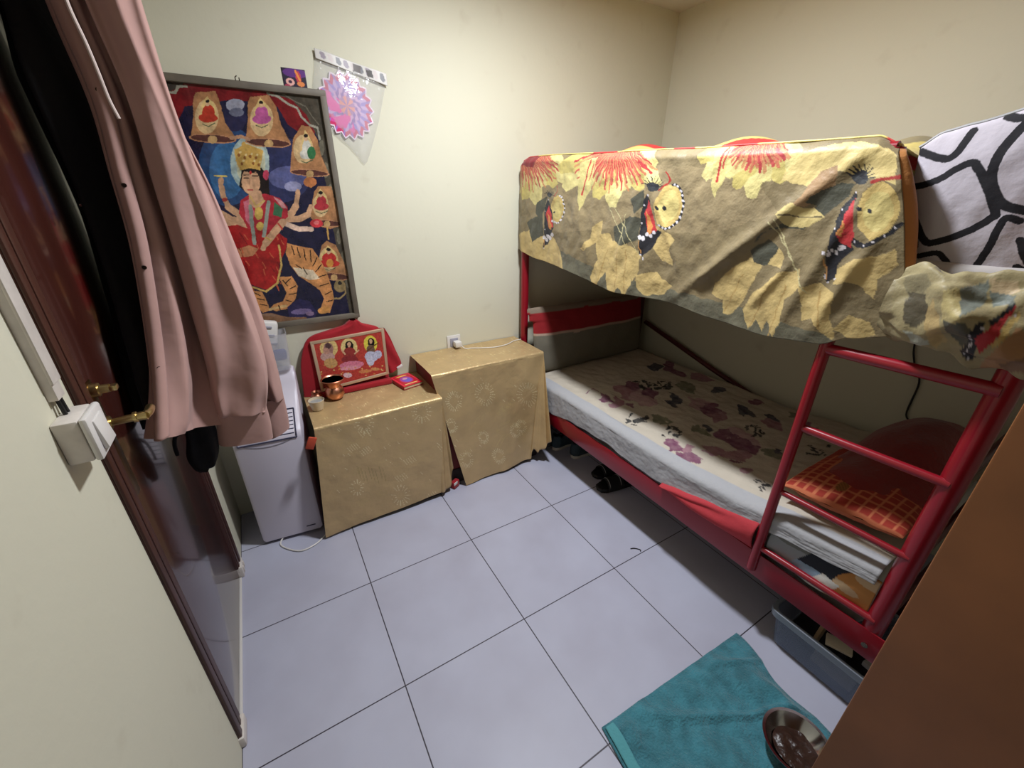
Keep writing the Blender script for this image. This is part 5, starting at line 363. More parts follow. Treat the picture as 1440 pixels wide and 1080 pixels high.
for y,z in ((-.015,1.565),(.03,1.53)):
    bm=bmesh.new(); tube(bm,[(-.464,y-.012,z),(-.458,y-.014,z)],.006,12); bmobj('snap_button',bm,M['steel'],bl)
sh=thing('pink_shirt','dusty pink long-sleeved button-up shirt hanging open on the door','shirt',(-.33,-.05,.8))
lv=[((-.392,-.01,2.14),(-.25,.14,2.14)),((-.387,-.03,1.95),(-.255,.12,1.96)),((-.372,-.05,1.778),(-.27,.10,1.78)),((-.380,-.07,1.623),(-.27,.08,1.62)),((-.388,-.09,1.469),(-.275,.06,1.46)),((-.416,-.13,1.251),(-.30,.02,1.24)),((-.432,-.195,1.125),(-.315,-.03,1.08)),((-.445,-.262,1.042),(-.34,-.06,.955))]
def bf(t,v): return .017*math.sin(3*t+2.5*math.sin(3*v))*(.3+v)+.010*(1-2*abs(math.sin(2.5*t+1.5*v)))+.004*math.sin(8*t+7*v)+.003*nz(math.cos(t)*3,math.sin(t)*3,v*9)
me=striptube('body',lv,lambda v:.07-.03*v,bf,nu=110,sub=10); link('body',me,M['pink'],sh)
# placket strip along the near edge
def edge(v):
    pts=smoothpath([l[0] for l in lv],10); return pts[min(int(round(v*(len(pts)-1))),len(pts)-1)]
def pl(u,v):
    p=edge(v); return p+Vector((.002+.030*u,-.010-.012*math.sin(PI*u)-.004*math.sin(9*v),.004*u))
me=gridmesh('placket',pl,10,70); o=link('placket',me,M['pink'],sh); solid(o,.003,0)
for v in (.22,.27,.44,.60,.77,.93):
    p=edge(v)+Vector((.018,-.020,0)); bm=bmesh.new(); tube(bm,[p,p+Vector((.002,-.005,0))],.0048,12); bmobj('button',bm,M['button'],sh)
def sleeve(name,lv,thick,seed,amp,cuff):
    def f(t,v): return amp*math.sin(2.2*t+seed+5*v)*(1-.3*v)+amp*.9*(1-2*abs(math.sin(1.6*t+seed+2.2*v)))+amp*.8*math.sin(26*v+2*t)*max(0,v-.7)*2+amp*.55*math.sin(5*t-6*v+seed)+.006*nz(math.cos(t)*2+seed,math.sin(t)*2,v*7)
    me=striptube(name,lv,thick,f,nu=100,sub=10); s=link(name,me,M['pink'],sh)
    def g(t,v): return .003*math.sin(3*t+seed)
    me=striptube('cuff',cuff,.062,g,nu=60,sub=6,pw=.9); link('cuff',me,M['pink'],s)
    return s
lvA=[((-.345,-.03,2.14),(-.235,.0,2.14)),((-.327,-.05,1.955),(-.232,-.05,1.947)),((-.310,-.055,1.79),(-.227,-.05,1.778)),((-.312,-.06,1.62),(-.211,-.05,1.6)),((-.314,-.06,1.47),(-.2,-.05,1.44)),((-.318,-.065,1.33),(-.182,-.05,1.275)),((-.322,-.07,1.17),(-.176,-.055,1.14)),((-.330,-.07,1.08),(-.186,-.06,1.055)),((-.338,-.07,1.0),(-.206,-.06,.985)),((-.340,-.07,.985),(-.212,-.06,.972))]
sleeve('sleeve',lvA,.085,.6,.013,[((-.338,-.075,1.0),(-.206,-.065,.985)),((-.346,-.075,.95),(-.206,-.065,.925)),((-.354,-.075,.893),(-.211,-.065,.87))])
lvB=[((-.28,.10,2.16),(-.25,.11,2.16)),((-.293,.09,1.997),(-.244,.09,1.966)),((-.293,.09,1.819),(-.243,.09,1.794)),((-.270,.09,1.63),(-.202,.09,1.6)),((-.262,.09,1.424),(-.173,.09,1.38)),((-.256,.09,1.226),(-.156,.09,1.195)),((-.250,.09,1.05),(-.152,.09,1.03)),((-.245,.09,.95),(-.155,.09,.935))]
sleeve('sleeve',lvB,.08,2.1,.011,[((-.245,.09,.95),(-.155,.09,.935)),((-.243,.09,.87),(-.156,.09,.87)),((-.240,.09,.79),(-.160,.09,.815))])
bm=bmesh.new(); tube(bm,smoothpath([(-.352,-.085,2.0),(-.350,-.10,1.93),(-.342,-.105,1.87),(-.338,-.105,1.82),(-.336,-.10,1.775),(-.330,-.098,1.74)],8),.0035,8)
tag(bmobj('drawstring',bm,M['lace'],None),'pale cord hanging over the collar of the pink shirt','cord')
bs=thing('black_strap_bundle','black cloth bundle with a strap dangling below the hem of the pink shirt','clothing',(-.42,.0,.78))
lv=[((-.435,.0,.97),(-.362,.02,.97)),((-.440,.0,.90),(-.362,.02,.895)),((-.456,.0,.835),(-.372,.02,.83)),((-.450,.0,.79),(-.392,.02,.785)),((-.440,.0,.772),(-.412,.02,.775))]
me=striptube('bundle',lv,.04,lambda t,v:.005*math.sin(5*t+5*v)); link('bundle',me,M['black'],bs)
bm=bmesh.new(); tube(bm,smoothpath([(-.44,.0,.925),(-.462,-.004,.915),(-.472,-.004,.885),(-.474,-.002,.852)],5),.0055,8); bmobj('strap',bm,M['black'],bs)

# ---------------------------------------------------------------- portable air conditioner
ac=thing('portable_air_conditioner','white portable air conditioner in the corner, left of the gold-draped boxes','air conditioner',(-.27,.6,0))
R=Matrix.Rotation(math.radians(-7),4,'Z'); T=Matrix.Translation((-.265,.470,0))@R
prof=[(0,.02),(0,.30),(0,.565),(.004,.585),(.02,.603),(.06,.628),(.12,.672),(.175,.722),(.205,.765),(.225,.80),(.24,.815),(.27,.82),(.30,.815),(.305,.79),(.305,.02)]
W=.138
def body(bm):
    rings=[]
    for x,k in ((-W,.016),(-W+.004,.006),(-W+.016,0),(W-.016,0),(W-.004,.006),(W,.016)):
        c=Vector((.15,.42)); ring=[]
        for y,z in prof:
            d=Vector((y,z))-c; s=Vector((1-k/.15 if k else 1,1-k/.4 if k else 1))
            ring.append(bm.verts.new(T@Vector((x+ (.016*max(0,z-.3) if x>0 else 0),c.x+d.x*s.x,c.y+d.y*s.y))))
        rings.append(ring)
    n=len(prof)
    for A,B in zip(rings,rings[1:]):
        for k in range(n): bm.faces.new((A[k],A[(k+1)%n],B[(k+1)%n],B[k]))
    bm.faces.new(rings[0]); bm.faces.new(rings[-1][::-1])
bm=bmesh.new(); body(bm); bmobj('housing',bm,M['acwhite'],ac)
def onac(x,s):   # s: distance along the sloping top from its front edge; returns point just above the skin
    pts=[(p[0],p[1]) for p in prof[2:9]]; acc=0
    for a,b in zip(pts,pts[1:]):
        l=math.dist(a,b)
        if s<=acc+l or b==pts[-1]:
            t=(s-acc)/l; y=lerp(a[0],b[0],t); z=lerp(a[1],b[1],t); nx,nzv=-(b[1]-a[1])/l,(b[0]-a[0])/l
            return T@Vector((x+(.016*max(0,z-.3) if x>0 else 0),y+nx*.002,z+nzv*.002))
        acc+=l
bm=bmesh.new()
for pts in ([(-.118,.006),(.114,.006)],[(-.118,.155),(.114,.155)]): tube(bm,[onac(lerp(pts[0][0],pts[1][0],k/6),pts[0][1]) for k in range(7)],.0032,6)
for x in (-.118,.114): tube(bm,[onac(x,lerp(.006,.155,k/10)) for k in range(11)],.0032,6)
gr=bmobj('grille_frame',bm,M['acdark'],ac,label='dark rim around the outlet grille')
for k in range(6):
    bm=bmesh.new(); s=.028+k*.021
    tube(bm,[onac(lerp(-.11,.107,j/6),s)+Vector((0,0,-.001)) for j in range(7)],.0022,6); bmobj('slat',bm,M['acdark'],gr)
bm=bmesh.new()
for k in range(25):
    pass
tube(bm,[T@Vector((x,-.0005,.548+.030*((x/.12)**2))) for x in [(-.122+.244*k/24) for k in range(25)]],.0018,6); bmobj('front_groove',bm,M['acgrey'],ac)
bm=bmesh.new(); tube(bm,[onac(.06,.20),onac(.06,.245),onac(.02,.245)],.0012,6); tube(bm,[onac(.02,.2),onac(.06,.20)],.0012,6); bmobj('control_panel',bm,M['acgrey'],ac)
bm=bmesh.new(); box(bm,T@Vector((.085,-.0008,.052)),(.042,.003,.006),.001,R.to_3x3()); bmobj('badge',bm,M['acdark'],ac,label='small dark badge low on the front')
bm=bmesh.new(); box(bm,T@Vector((-W-.001,.15,.30)),(.004,.05,.48),.001,R.to_3x3()); bmobj('side_vent',bm,M['acdark'],ac)
for sx in (-1,1):
    for y in (.05,.25):
        bm=bmesh.new(); c=T@Vector((sx*.10,y,.0125)); tube(bm,[c+Vector((-.008,0,0)),c+Vector((.008,0,0))],.0125,14); bmobj('castor',bm,M['acdark'],ac)
bm=bmesh.new(); tube(bm,smoothpath([(-.30,.50,.02),(-.33,.455,.006),(-.30,.40,.005),(-.245,.355,.005),(-.18,.365,.005),(-.135,.40,.005),(-.10,.44,.006)],8),.0038,8)
tag(bmobj('power_cable',bm,M['cord_w']),'white power cable curling on the floor under the air conditioner','cable')
# tub standing on the air conditioner
tb=thing('storage_tub','translucent plastic tub holding white and blue packets on top of the air conditioner','tub',(-.2,.70,.823))
bm=bmesh.new()
def tubring(z,x0,x1,y0,y1,r=.018):
    out=[]
    for cx,cy,a0 in ((x1-r,y1-r,0),(x0+r,y1-r,90),(x0+r,y0+r,180),(x1-r,y0+r,270)):
        for k in range(5):
            a=math.radians(a0+k*22.5); out.append(bm.verts.new((cx+r*math.cos(a),cy+r*math.sin(a),z)))
    return out
def bridge(A,B):
    n=len(A)
    for k in range(n): bm.faces.new((A[k],A[(k+1)%n],B[(k+1)%n],B[k]))
rs=[tubring(.824,-.30,-.100,.665,.765),tubring(.90,-.306,-.094,.66,.77),tubring(.99,-.312,-.090,.655,.775),tubring(1.0,-.314,-.088,.653,.777),tubring(1.0,-.310,-.092,.657,.773),tubring(.90,-.302,-.098,.664,.766),tubring(.83,-.298,-.102,.667,.763)]
for A,B in zip(rs,rs[1:]): bridge(A,B)
bm.faces.new(rs[0][::-1]); bm.faces.new(rs[-1]); bmobj('tub',bm,M['clear'],tb)
pk=thing('white_packet','white ribbed packet sticking up out of the tub','packet',(-.19,.715,.84))
bm=bmesh.new(); box(bm,(-.20,.715,.99),(.15,.055,.15),.012,Matrix.Rotation(math.radians(12),3,'Y')); bmobj('packet',bm,M['white_plastic'],pk)
for k in range(3):
    bm=bmesh.new(); box(bm,(-.165+.004*k,.686,1.035-.04*k),(.05,.006,.010),.002,Matrix.Rotation(math.radians(10),3,'Y')); bmobj('rib',bm,M['acgrey'],pk)
bm=bmesh.new(); box(bm,(-.135,.69,.895),(.06,.03,.055),.014); tag(bmobj('blue_packet',bm,M['blue']),'small blue packet inside the tub on the air conditioner','packet')

# ---------------------------------------------------------------- draped boxes
def clothset(root,xt,yb,yf,zt,hem,flare_y,seed,nu,nd,wave):
    """top and front drop of a tablecloth; hem = ((xl,z),(xr,z))"""
    r=.014; nt=26; na=7; rows=[]
    def f(u,v):
        j=int(round(v*(nt+na+nd-1))); w=lambda a,b:lerp(a,b,u)
        x=w(*xt)
        if j<nt:
            t=j/(nt-1); y=lerp(yb,yf+r,t); z=zt+.0022*nz(x*9+seed,y*9,0)
            return (x,y,z)
        if j<nt+na:
            a=(j-nt+1)/na*PI/2; return (x,yf+r-r*math.sin(a)+.0015*nz(x*14+seed,a),zt-r+r*math.cos(a)+.0015*nz(x*11,seed))
        t=(j-nt-na+1)/nd; xh=w(hem[0][0],hem[1][0]); zh=w(hem[0][1],hem[1][1])
        xx=lerp(x,xh,t); zz=lerp(zt-r,zh,t)
        y=yf-lerp(0,flare_y,t)-wave(u,t)+.003*nz(xx*13+seed,zz*9)-.004*max(0,nz(xx*5+seed,zz*5,3))-.0022*abs(nz((xx+zz)*9,(xx-zz)*3,seed))
        return (xx,y,zz)
    me=gridmesh('cloth',f,nu,nt+na+nd)
    co=np.empty(len(me.vertices)*3); me.vertices.foreach_get('co',co); co=co.reshape(-1,3)
    C=painted(GLIT,co[:,[0,2]],(196,168,122)); top=co[:,2]>zt-.016
    rng=np.random.default_rng(seed); base=np.array([196,168,122.]); C[top]=base; C[top&(rng.random(len(C))<.02)]=(224,206,150)
    setpaint(me,C); return me
def gather(name,root,top,hems,folds,amp,spread=.02):
    hp=smoothpath(hems,10); tp=[Vector(top)+Vector((spread*(k/(len(hp)-1)-.5),spread*.6*(k/(len(hp)-1)),0)) for k in range(len(hp))]
    def f(u,v):
        i=min(int(round(u*(len(hp)-1))),len(hp)-1); p=tp[i].lerp(hp[i],v); d=(hp[-1]-hp[0]).normalized(); n=Vector((d.y,-d.x,0))
        return p+n*amp*math.sin(folds*2*PI*u)*v**.7
    me=gridmesh(name,f,len(hp),50); setpaint(me,np.tile(np.array([194,164,116.]),(len(me.vertices),1))); o=link(name,me,M['gold'],root); solid(o,.0025,0); return o
b1=thing('low_box','low dark red box under the gold cloth, next to the air conditioner','box',(.23,.55,0))
bm=bmesh.new(); box(bm,(.226,.588,.31),(.565,.355,.615),.004); bmobj('carcass',bm,M['crate'],b1)
bm=bmesh.new(); box(bm,(.226,.409,.05),(.55,.006,.096),.001); bmobj('plinth',bm,M['darkbase'],b1)
c1=thing('gold_cloth','gold satin cloth with glitter draped over the low box beside the air conditioner','tablecloth',(.23,.5,.62))
me=clothset(c1,(-.074,.545),.795,.388,.626,((-.13,.012),(.498,.035)),.008,3,170,160,lambda u,t:.004*math.sin(9*u+2*t)*t+.004*math.sin(PI*t))
link('drape',me,M['gold'],c1)
gather('side_fold',c1,(.540,.392,.622),[(.497,.379,.034),(.53,.388,.03),(.565,.405,.05),(.60,.435,.13)],2,.008,.012)
bm=bmesh.new(); box(bm,(-.098,.372,.565),(.036,.012,.06),.004,Matrix.Rotation(math.radians(25),3,'Y')); bmobj('turned_corner',bm,M['orange'],c1,label='orange-red reverse of the turned corner')
b2=thing('tall_box','taller dark red box under the gold cloth, beside the head of the bunk bed','box',(.87,.6,0))
bm=bmesh.new(); box(bm,(.878,.628,.3605),(.665,.33,.721),.004); bmobj('carcass',bm,M['crate'],b2)
bm=bmesh.new(); box(bm,(.878,.461,.05),(.65,.006,.096),.001); bmobj('plinth',bm,M['darkbase'],b2)
c2=thing('gold_cloth','gold satin cloth with sparkling rings draped over the taller box by the bed','tablecloth',(.87,.6,.735))
me=clothset(c2,(.518,1.226),.795,.447,.735,((.66,.004),(1.125,.03)),.045,5,180,180,lambda u,t:.008*math.sin(11*u+1.5*t)*t*(.4+u)+.004*nz(u*6,t*3))
link('drape',me,M['gold'],c2)
gather('side_fold',c2,(1.222,.448,.731),[(1.12,.405,.034),(1.14,.40,.10),(1.155,.375,.08),(1.175,.375,.10),(1.19,.34,.12),(1.202,.335,.16),(1.206,.30,.19)],2.5,.008,.014)
bm=bmesh.new(); box(bm,(.60,.425,.025),(.05,.03,.045),.006,Matrix.Rotation(.5,3,'Z')); pk=bmobj('red_packet',bm,M['redcloth']); tag(pk,'small red and white packet on the floor in the gap between the two gold cloths','packet')
bm=bmesh.new(); box(bm,(.598,.409,.037),(.032,.004,.018),.001,Matrix.Rotation(.5,3,'Z')); bmobj('paper_band',bm,M['white_plastic'],pk)

# ---------------------------------------------------------------- shrine things on the low box
def lerp_levels(rows): return [((xl,y,z),(xr,y,z)) for z,xl,xr,y in rows]
jk=thing('red_garment','deep red garment propped up against the wall behind the framed devotional picture','clothing',(.18,.755,.63))
me=striptube('body',lerp_levels([(.628,-.072,.375,.757),(.70,-.066,.37,.757),(.80,-.055,.368,.76),(.88,-.03,.366,.763),(.92,-.008,.36,.765),(.942,.025,.345,.766),(.957,.10,.31,.767),(.972,.175,.272,.768),(.986,.198,.258,.769),(.996,.215,.243,.77)]),.046,lambda t,v:.003*math.sin(6*t+5*v),nu=80)
link('body',me,M['redcloth'],jk)
me=striptube('sleeve',[((.335,.774,.93),(.387,.774,.924)),((.345,.772,.88),(.410,.772,.868)),((.358,.768,.80),(.432,.766,.79)),((.366,.762,.73),(.452,.760,.722)),((.378,.755,.665),(.447,.752,.695))],.024,lambda t,v:.004*math.sin(4*t+6*v),nu=50)
sl=link('sleeve',me,M['redcloth'],jk)
bm=bmesh.new(); box(bm,(.437,.744,.697),(.036,.02,.014),.005,Matrix.Rotation(math.radians(-28),3,'Y')); bmobj('cuff_edge',bm,M['white_plastic'],sl,label='white edge of the cuff')
bm=bmesh.new(); box(bm,(.188,.712,.641),(.37,.05,.028),.008); tag(bmobj('folded_red_cloth',bm,M['redcloth']),'folded strip of red cloth under the framed devotional picture','cloth')
fr=thing('framed_picture','small framed devotional picture of three seated deities standing against the red garment','picture',(.19,.715,.657))
P00,P10,P11,P01=V(.017,.712,.664),V(.357,.712,.688),V(.367,.742,.926),V(.014,.742,.912)
def fq(u,v,d=0): 
    p=P00.lerp(P10,u).lerp(P01.lerp(P11,u),v); return p+V(0,-d,0)
bm=bmesh.new()
def bar(a,b,wv,name='bar'):
    d=(b-a); x=d.normalized(); y=V(0,-.99,.12).normalized(); z=x.cross(y).normalized(); Rm=Matrix((x,y,z)).transposed()
    box(bm,(a+b)/2,(d.length+wv,.014,wv),.003,Rm)
for a,b in (((0,0),(1,0)),((1,0),(1,1)),((1,1),(0,1)),((0,1),(0,0))): bar(fq(*a),fq(*b),.016)
bmobj('picture_frame',bm,M['champagne'],fr)
me=gridmesh('print',lambda u,v:fq(u,v,.004),190,130)
co=np.empty(len(me.vertices)*3); me.vertices.foreach_get('co',co); co=co.reshape(-1,3); P=co[:,[0,2]]; C=mute(painted(FRAME,warp(P,.003,90,3),(198,62,52)),.12,.9); setpaint(me,np.clip(C*(1+.22*fbm(P,120,5,2)[:,None]),0,255))
o=link('print',me,M['glossprint'],fr); solid(o,.003,-1)
bm=bmesh.new(); bm.faces.new([bm.verts.new(fq(u,v,-.006)) for u,v in ((0,0),(1,0),(1,1),(0,1))]); o=bmobj('backing',bm,M['darkbase'],fr); solid(o,.003,0)
pot=thing('copper_pot','copper water pot with a flared neck standing before the framed picture','pot',(.068,.655,.627))
bm=bmesh.new(); lathe(bm,[(.024,0),(.028,.002),(.040,.014),(.047,.032),(.046,.048),(.038,.062),(.032,.070),(.034,.080),(.046,.098),(.056,.110),(.054,.1115),(.044,.101),(.031,.083),(.029,.070),(.035,.060),(.042,.048),(.042,.032),(.03,.012),(0,.008)],(.068,.655,.627),48); bmobj('bowl',bm,M['copper'],pot)
bm=bmesh.new(); lathe(bm,[(.055,.107),(.058,.110),(.055,.113),(.0525,.110),(.055,.107)],(.068,.655,.627),48); bmobj('rim',bm,M['copperdark'],pot)
sp=thing('small_copper_pot','small tarnished copper pot tucked behind the cream cup','pot',(-.018,.672,.627))
bm=bmesh.new(); lathe(bm,[(.016,0),(.026,.010),(.030,.024),(.025,.036),(.019,.042),(.024,.050),(.022,.051),(.016,.042),(.022,.034),(.026,.024),(.015,.006),(0,.005)],(-.018,.672,.627),36); bmobj('bowl',bm,M['copperdark'],sp)
cu=thing('cream_cup','small cream ceramic cup at the left corner of the low gold-covered box','cup',(-.030,.575,.627))
bm=bmesh.new(); lathe(bm,[(.022,0),(.025,.002),(.032,.030),(.037,.052),(.0355,.053),(.030,.030),(.021,.006),(0,.005)],(-.030,.575,.627),36); bmobj('cup',bm,M['cup'],cu)
bm=bmesh.new(); lathe(bm,[(0,.040),(.0325,.040),(.0325,.0395),(0,.0395)],(-.030,.575,.627),36); bmobj('ash_filling',bm,M['stripe'],cu,label='grey filling in the cup')
bk=thing('red_book','small red prayer book lying on the low gold-covered box','book',(.44,.66,.628)); Rb=Matrix.Rotation(math.radians(12),4,'Z'); Tb=Matrix.Translation((.443,.662,.628))@Rb
bm=bmesh.new(); box(bm,Tb@V(0,0,.0095),(.114,.158,.014),.001,Rb.to_3x3()); bmobj('page_block',bm,M['pages'],bk)
def cov(u,v): return Tb@V(lerp(-.06,.06,u),lerp(-.082,.082,v),.0185+.0012*math.sin(PI*u))
me=gridmesh('front_cover',cov,60,80); uv=np.array([(i/59*.12,j/79*.164) for j in range(80) for i in range(60)])
setpaint(me,painted([(0,236,70,90,8,8,112,8,112,156,8,156),(0,190,26,44,11,11,109,11,109,153,11,153),(-1,160,60,150,62,82,34,0,0,44),(-1,110,90,190,62,78,22,0,0,32),(-1,214,150,170,60,96,14,0,0,12),(-1,236,190,90,60,138,34,0,0,7),(0,236,200,120,20,18,96,18,96,26,20,26)],uv,(196,20,36)))
o=link('front_cover',me,M['redbook'],bk); solid(o,.002,-1)
bm=bmesh.new(); box(bm,Tb@V(0,0,.0015),(.12,.164,.002),.0005,Rb.to_3x3()); box(bm,Tb@V(-.0595,0,.010),(.002,.164,.018),.0005,Rb.to_3x3()); bmobj('back_cover',bm,M['redcloth'],bk)

# ---------------------------------------------------------------- on the back wall
ps=thing('framed_poster','large framed devotional poster of a crowned goddess in red riding a tiger','poster',(-.04,.785,1.0))
x0,x1,z0,z1=-.335,.267,1.003,1.990
bm=bmesh.new()
for c,s in (((x0-.0+.012,.783,(z0+z1)/2),(.026,.032,z1-z0)),((x1-.012,.783,(z0+z1)/2),(.026,.032,z1-z0)),(((x0+x1)/2,.783,z1-.012),(x1-x0,.0325,.026)),(((x0+x1)/2,.783,z0+.012),(x1-x0,.0325,.026))): box(bm,c,s,.004)
pf=bmobj('poster_frame',bm,M['frame'],ps)
bm=bmesh.new(); tube(bm,[(-.058,.768,1.989),(-.058,.768,2.0),(-.052,.775,2.006)],.002,6); tube(bm,[(-.045,.768,1.989),(-.045,.768,2.0)],.002,6); bmobj('hook',bm,M['button'],pf)
me=gridmesh('print',lambda u,v:(lerp(x0+.02,x1-.02,u),.783,lerp(z0+.02,z1-.02,v)),260,440)
co=np.empty(len(me.vertices)*3); me.vertices.foreach_get('co',co); co=co.reshape(-1,3); P=co[:,[0,2]]; C=mute(painted(POSTER,warp(P,.0025,40,3),(30,28,58)),.12,.86,4)
C=np.clip(C*(1+.20*fbm(P,110,5,3)[:,None]+.28*fbm(P,24,2,2)[:,None])+10*fbm(P,40,9,2)[:,None]*np.array([1,.6,.3]),0,255); setpaint(me,C)
o=link('print',me,M['print'],ps); solid(o,.004,-1)
# small photo above the poster frame
me=gridmesh('small_photo',lambda u,v:(lerp(.114,.203,u),.7985-.002*u,lerp(1.985,2.058,v)),40,34); uv=np.array([(i/39*89,j/33*73) for j in range(34) for i in range(40)])/1000
setpaint(me,painted([(-1,90,40,120,50,58,46,0,0,16),(-1,190,60,70,60,44,10,0,0,22),(-1,220,130,70,66,22,14,0,0,9),(-1,226,170,160,26,26,16,0,0,13),(-1,60,30,60,26,26,7,0,0,6),(-1,160,50,80,14,10,12,0,0,8),(80,230,140,60,52,66,58,50,64,36)],uv,(32,18,46)))
o=link('small_photo',me,M['paper']); solid(o,.001,-1); tag(o,'small dark purple print stuck to the wall above the poster frame','print')
# rangoli disc in a clear packet
bg=thing('plastic_packet','clear plastic packet with a pink and violet paper disc, taped up beside the poster','packet',(.36,.797,1.72))
ol=[(.255,2.140),(.30,2.133),(.40,2.110),(.545,2.081),(.538,2.045),(.527,2.012),(.49,1.90),(.438,1.781),(.412,1.728),(.396,1.715),(.372,1.745),(.337,1.791),(.242,1.859),(.224,1.93),(.222,2.002),(.240,2.06)]
bm=bmesh.new(); cv=bm.verts.new((.37,.776,1.95)); vs=[bm.verts.new((x,.796-.004*(i%2),z)) for i,(x,z) in enumerate(ol)]
for i in range(len(vs)): bm.faces.new((vs[i],vs[(i+1)%len(vs)],cv))
bmesh.ops.subdivide_edges(bm,edges=bm.edges[:],cuts=3,use_grid_fill=True)
for v in bm.verts: v.co.y=min(.797,v.co.y+.004*nz(v.co.x*30,v.co.z*30))
o=bmobj('film',bm,M['film'],bg); solid(o,.0006,0)
def hd(u,v): 
    p=V(lerp(.252,.543,u),.789-.003*math.sin(9*u),lerp(lerp(2.136,2.082,u),lerp(2.103,2.036,u),v)); return p
me=gridmesh('header_card',hd,90,14); uv=np.array([(i/89*.29,j/13*.035) for j in range(14) for i in range(90)])
ops=[]
for k in range(9):
    x=18+k*30; ops+=[(0,(150,200,120)[k%3],(140,190,120)[k%3],(150,186,124)[k%3],x,6,x+16,3,x+24,20,x+14,30,x+3,24)]
ops+=[(0,96,88,84,150,4,182,4,176,28,146,30),(0,72,66,62,200,10,226,6,230,28,206,30)]
setpaint(me,painted(ops,uv,(206,202,196))); o=link('header_card',me,M['paper'],bg); solid(o,.0012,-1)
nT=18; cx,cz,rx,rz=.353,1.944,.118,.132
def dsk(u,v):
    a=u*2*PI; tri=abs(((u*nT)%1)*2-1); rr=v*(.86+.14*tri); c,s=math.cos(a),math.sin(a)
    return (cx+rx*rr*c+.02*rr*s*.3,.7915-.002*(1-v),cz+rz*rr*s-.04*rr*c*.3)
me=gridmesh('paper_disc',dsk,144,40,wrapu=True); C=np.zeros((len(me.vertices),3)); rng=random.Random(5)
for j in range(40):
    for i in range(144):
        v=j/39;u=i/144; c=(168,132,190)
        if v>.93: c=(230,214,226)
        elif v>.78: c=(196,40,96) if ((u*nT)%1)*1<.75 else (150,110,180)
        elif v>.55: c=(150,120,196) if int(u*36)%2 else (196,160,206)
        elif v>.30: c=(206,160,200) if int(u*18+v*8)%2 else (140,96,170)
        else: c=(226,140,130) if int(u*12)%2 else (170,120,170)
        if .42<u<.80 and .30<v<.80 and (int(u*23+v*5)%4): c=(226,50,160) if v<.7 else (210,70,150)
        C[j*144+i]=c
setpaint(me,C); o=link('paper_disc',me,M['paper'],bg,label='pink and violet paper disc with a zigzag edge'); solid(o,.0015,-1)
# socket, charger, cable
so=thing('wall_socket','white wall socket just above the taller gold-covered box','socket',(.797,.80,.71))
bm=bmesh.new(); box(bm,(.797,.795,.767),(.088,.009,.088),.004); bmobj('socket_plate',bm,M['white_plastic'],so)
bm=bmesh.new(); box(bm,(.797,.789,.767),(.052,.004,.052),.002); bmobj('socket_insert',bm,M['acgrey'],so)
ch=thing('phone_charger','white charger plugged into the wall socket above the gold-covered box','charger',(.80,.765,.755))
bm=bmesh.new(); box(bm,(.806,.762,.764),(.042,.048,.036),.007); bmobj('adapter',bm,M['white_plastic'],ch)
bm=bmesh.new(); tube(bm,smoothpath([(.822,.742,.757),(.84,.725,.7395),(.88,.71,.7395),(.95,.675,.7395),(1.02,.655,.7395),(1.10,.665,.7395),(1.17,.70,.7395),(1.225,.705,.7395)],8),.0028,8); bmobj('cable',bm,M['cord_w'],ch)

# ---------------------------------------------------------------- bunk bed
BX,BXR,BYH,BYF=1.268,2.33,.735,-1.302
bed=thing('bunk_bed','red tubular metal bunk bed along the right wall with a ladder at its near end','bunk bed',((BX+BXR)/2,-.3,0))
def tubeobj(name,pts,r,mat=None,parent=bed,n=16):
    bm=bmesh.new(); tube(bm,pts,r,n); return bmobj(name,bm,mat or M['red'],parent)
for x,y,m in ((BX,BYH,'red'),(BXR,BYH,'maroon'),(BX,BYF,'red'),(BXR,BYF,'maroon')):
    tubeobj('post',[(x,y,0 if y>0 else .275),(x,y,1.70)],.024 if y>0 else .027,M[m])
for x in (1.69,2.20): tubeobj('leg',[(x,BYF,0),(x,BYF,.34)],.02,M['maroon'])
def railobj(name,x,y0,y1,z,h,mat):
    bm=bmesh.new(); box(bm,(x,(y0+y1)/2,z),(.006,y1-y0,h),.002); box(bm,(x+.018 if x<2 else x-.018,(y0+y1)/2,z-h/2+.003),(.036,y1-y0,.006),.002); return bmobj(name,bm,mat,bed)
r=railobj('side_rail',BX-.024,BYF-.06,BYH,.322,.105,M['red'])
for y in (-.95,BYF-.005):
    bm=bmesh.new(); tube(bm,[(BX-.026,y,.318),(BX-.031,y,.318)],.009,12); bmobj('bolt',bm,M['steel'],r)
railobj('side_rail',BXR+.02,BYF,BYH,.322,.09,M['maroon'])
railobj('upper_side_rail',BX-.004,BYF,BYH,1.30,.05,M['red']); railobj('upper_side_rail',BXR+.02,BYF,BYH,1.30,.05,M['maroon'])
lad=tubeobj('ladder_rail',smoothpath([(BX-.030,-.945,.30),(BX-.030,-.945,.75),(BX-.030,-.945,1.15),(BX-.022,-.945,1.22),(BX-.004,-.945,1.30),(BX,-.945,1.45),(BX,-.945,1.70)],6),.0165)
for z,rr in ((1.185,.0165),(.922,.0125),(.668,.0105),(.408,.0115)):
    tubeobj('rung',[(BX-.028,-.945,z),(BX-.018,BYF,z+.006)],rr)
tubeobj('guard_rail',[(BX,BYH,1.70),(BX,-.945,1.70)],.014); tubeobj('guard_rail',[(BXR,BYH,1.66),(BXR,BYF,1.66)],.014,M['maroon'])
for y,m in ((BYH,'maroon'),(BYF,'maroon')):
    for z in (.34,.62,.90,1.30,1.56,1.68): tubeobj('end_bar',[(BX,y,z),(BXR,y,z)],.012,M[m],n=10)
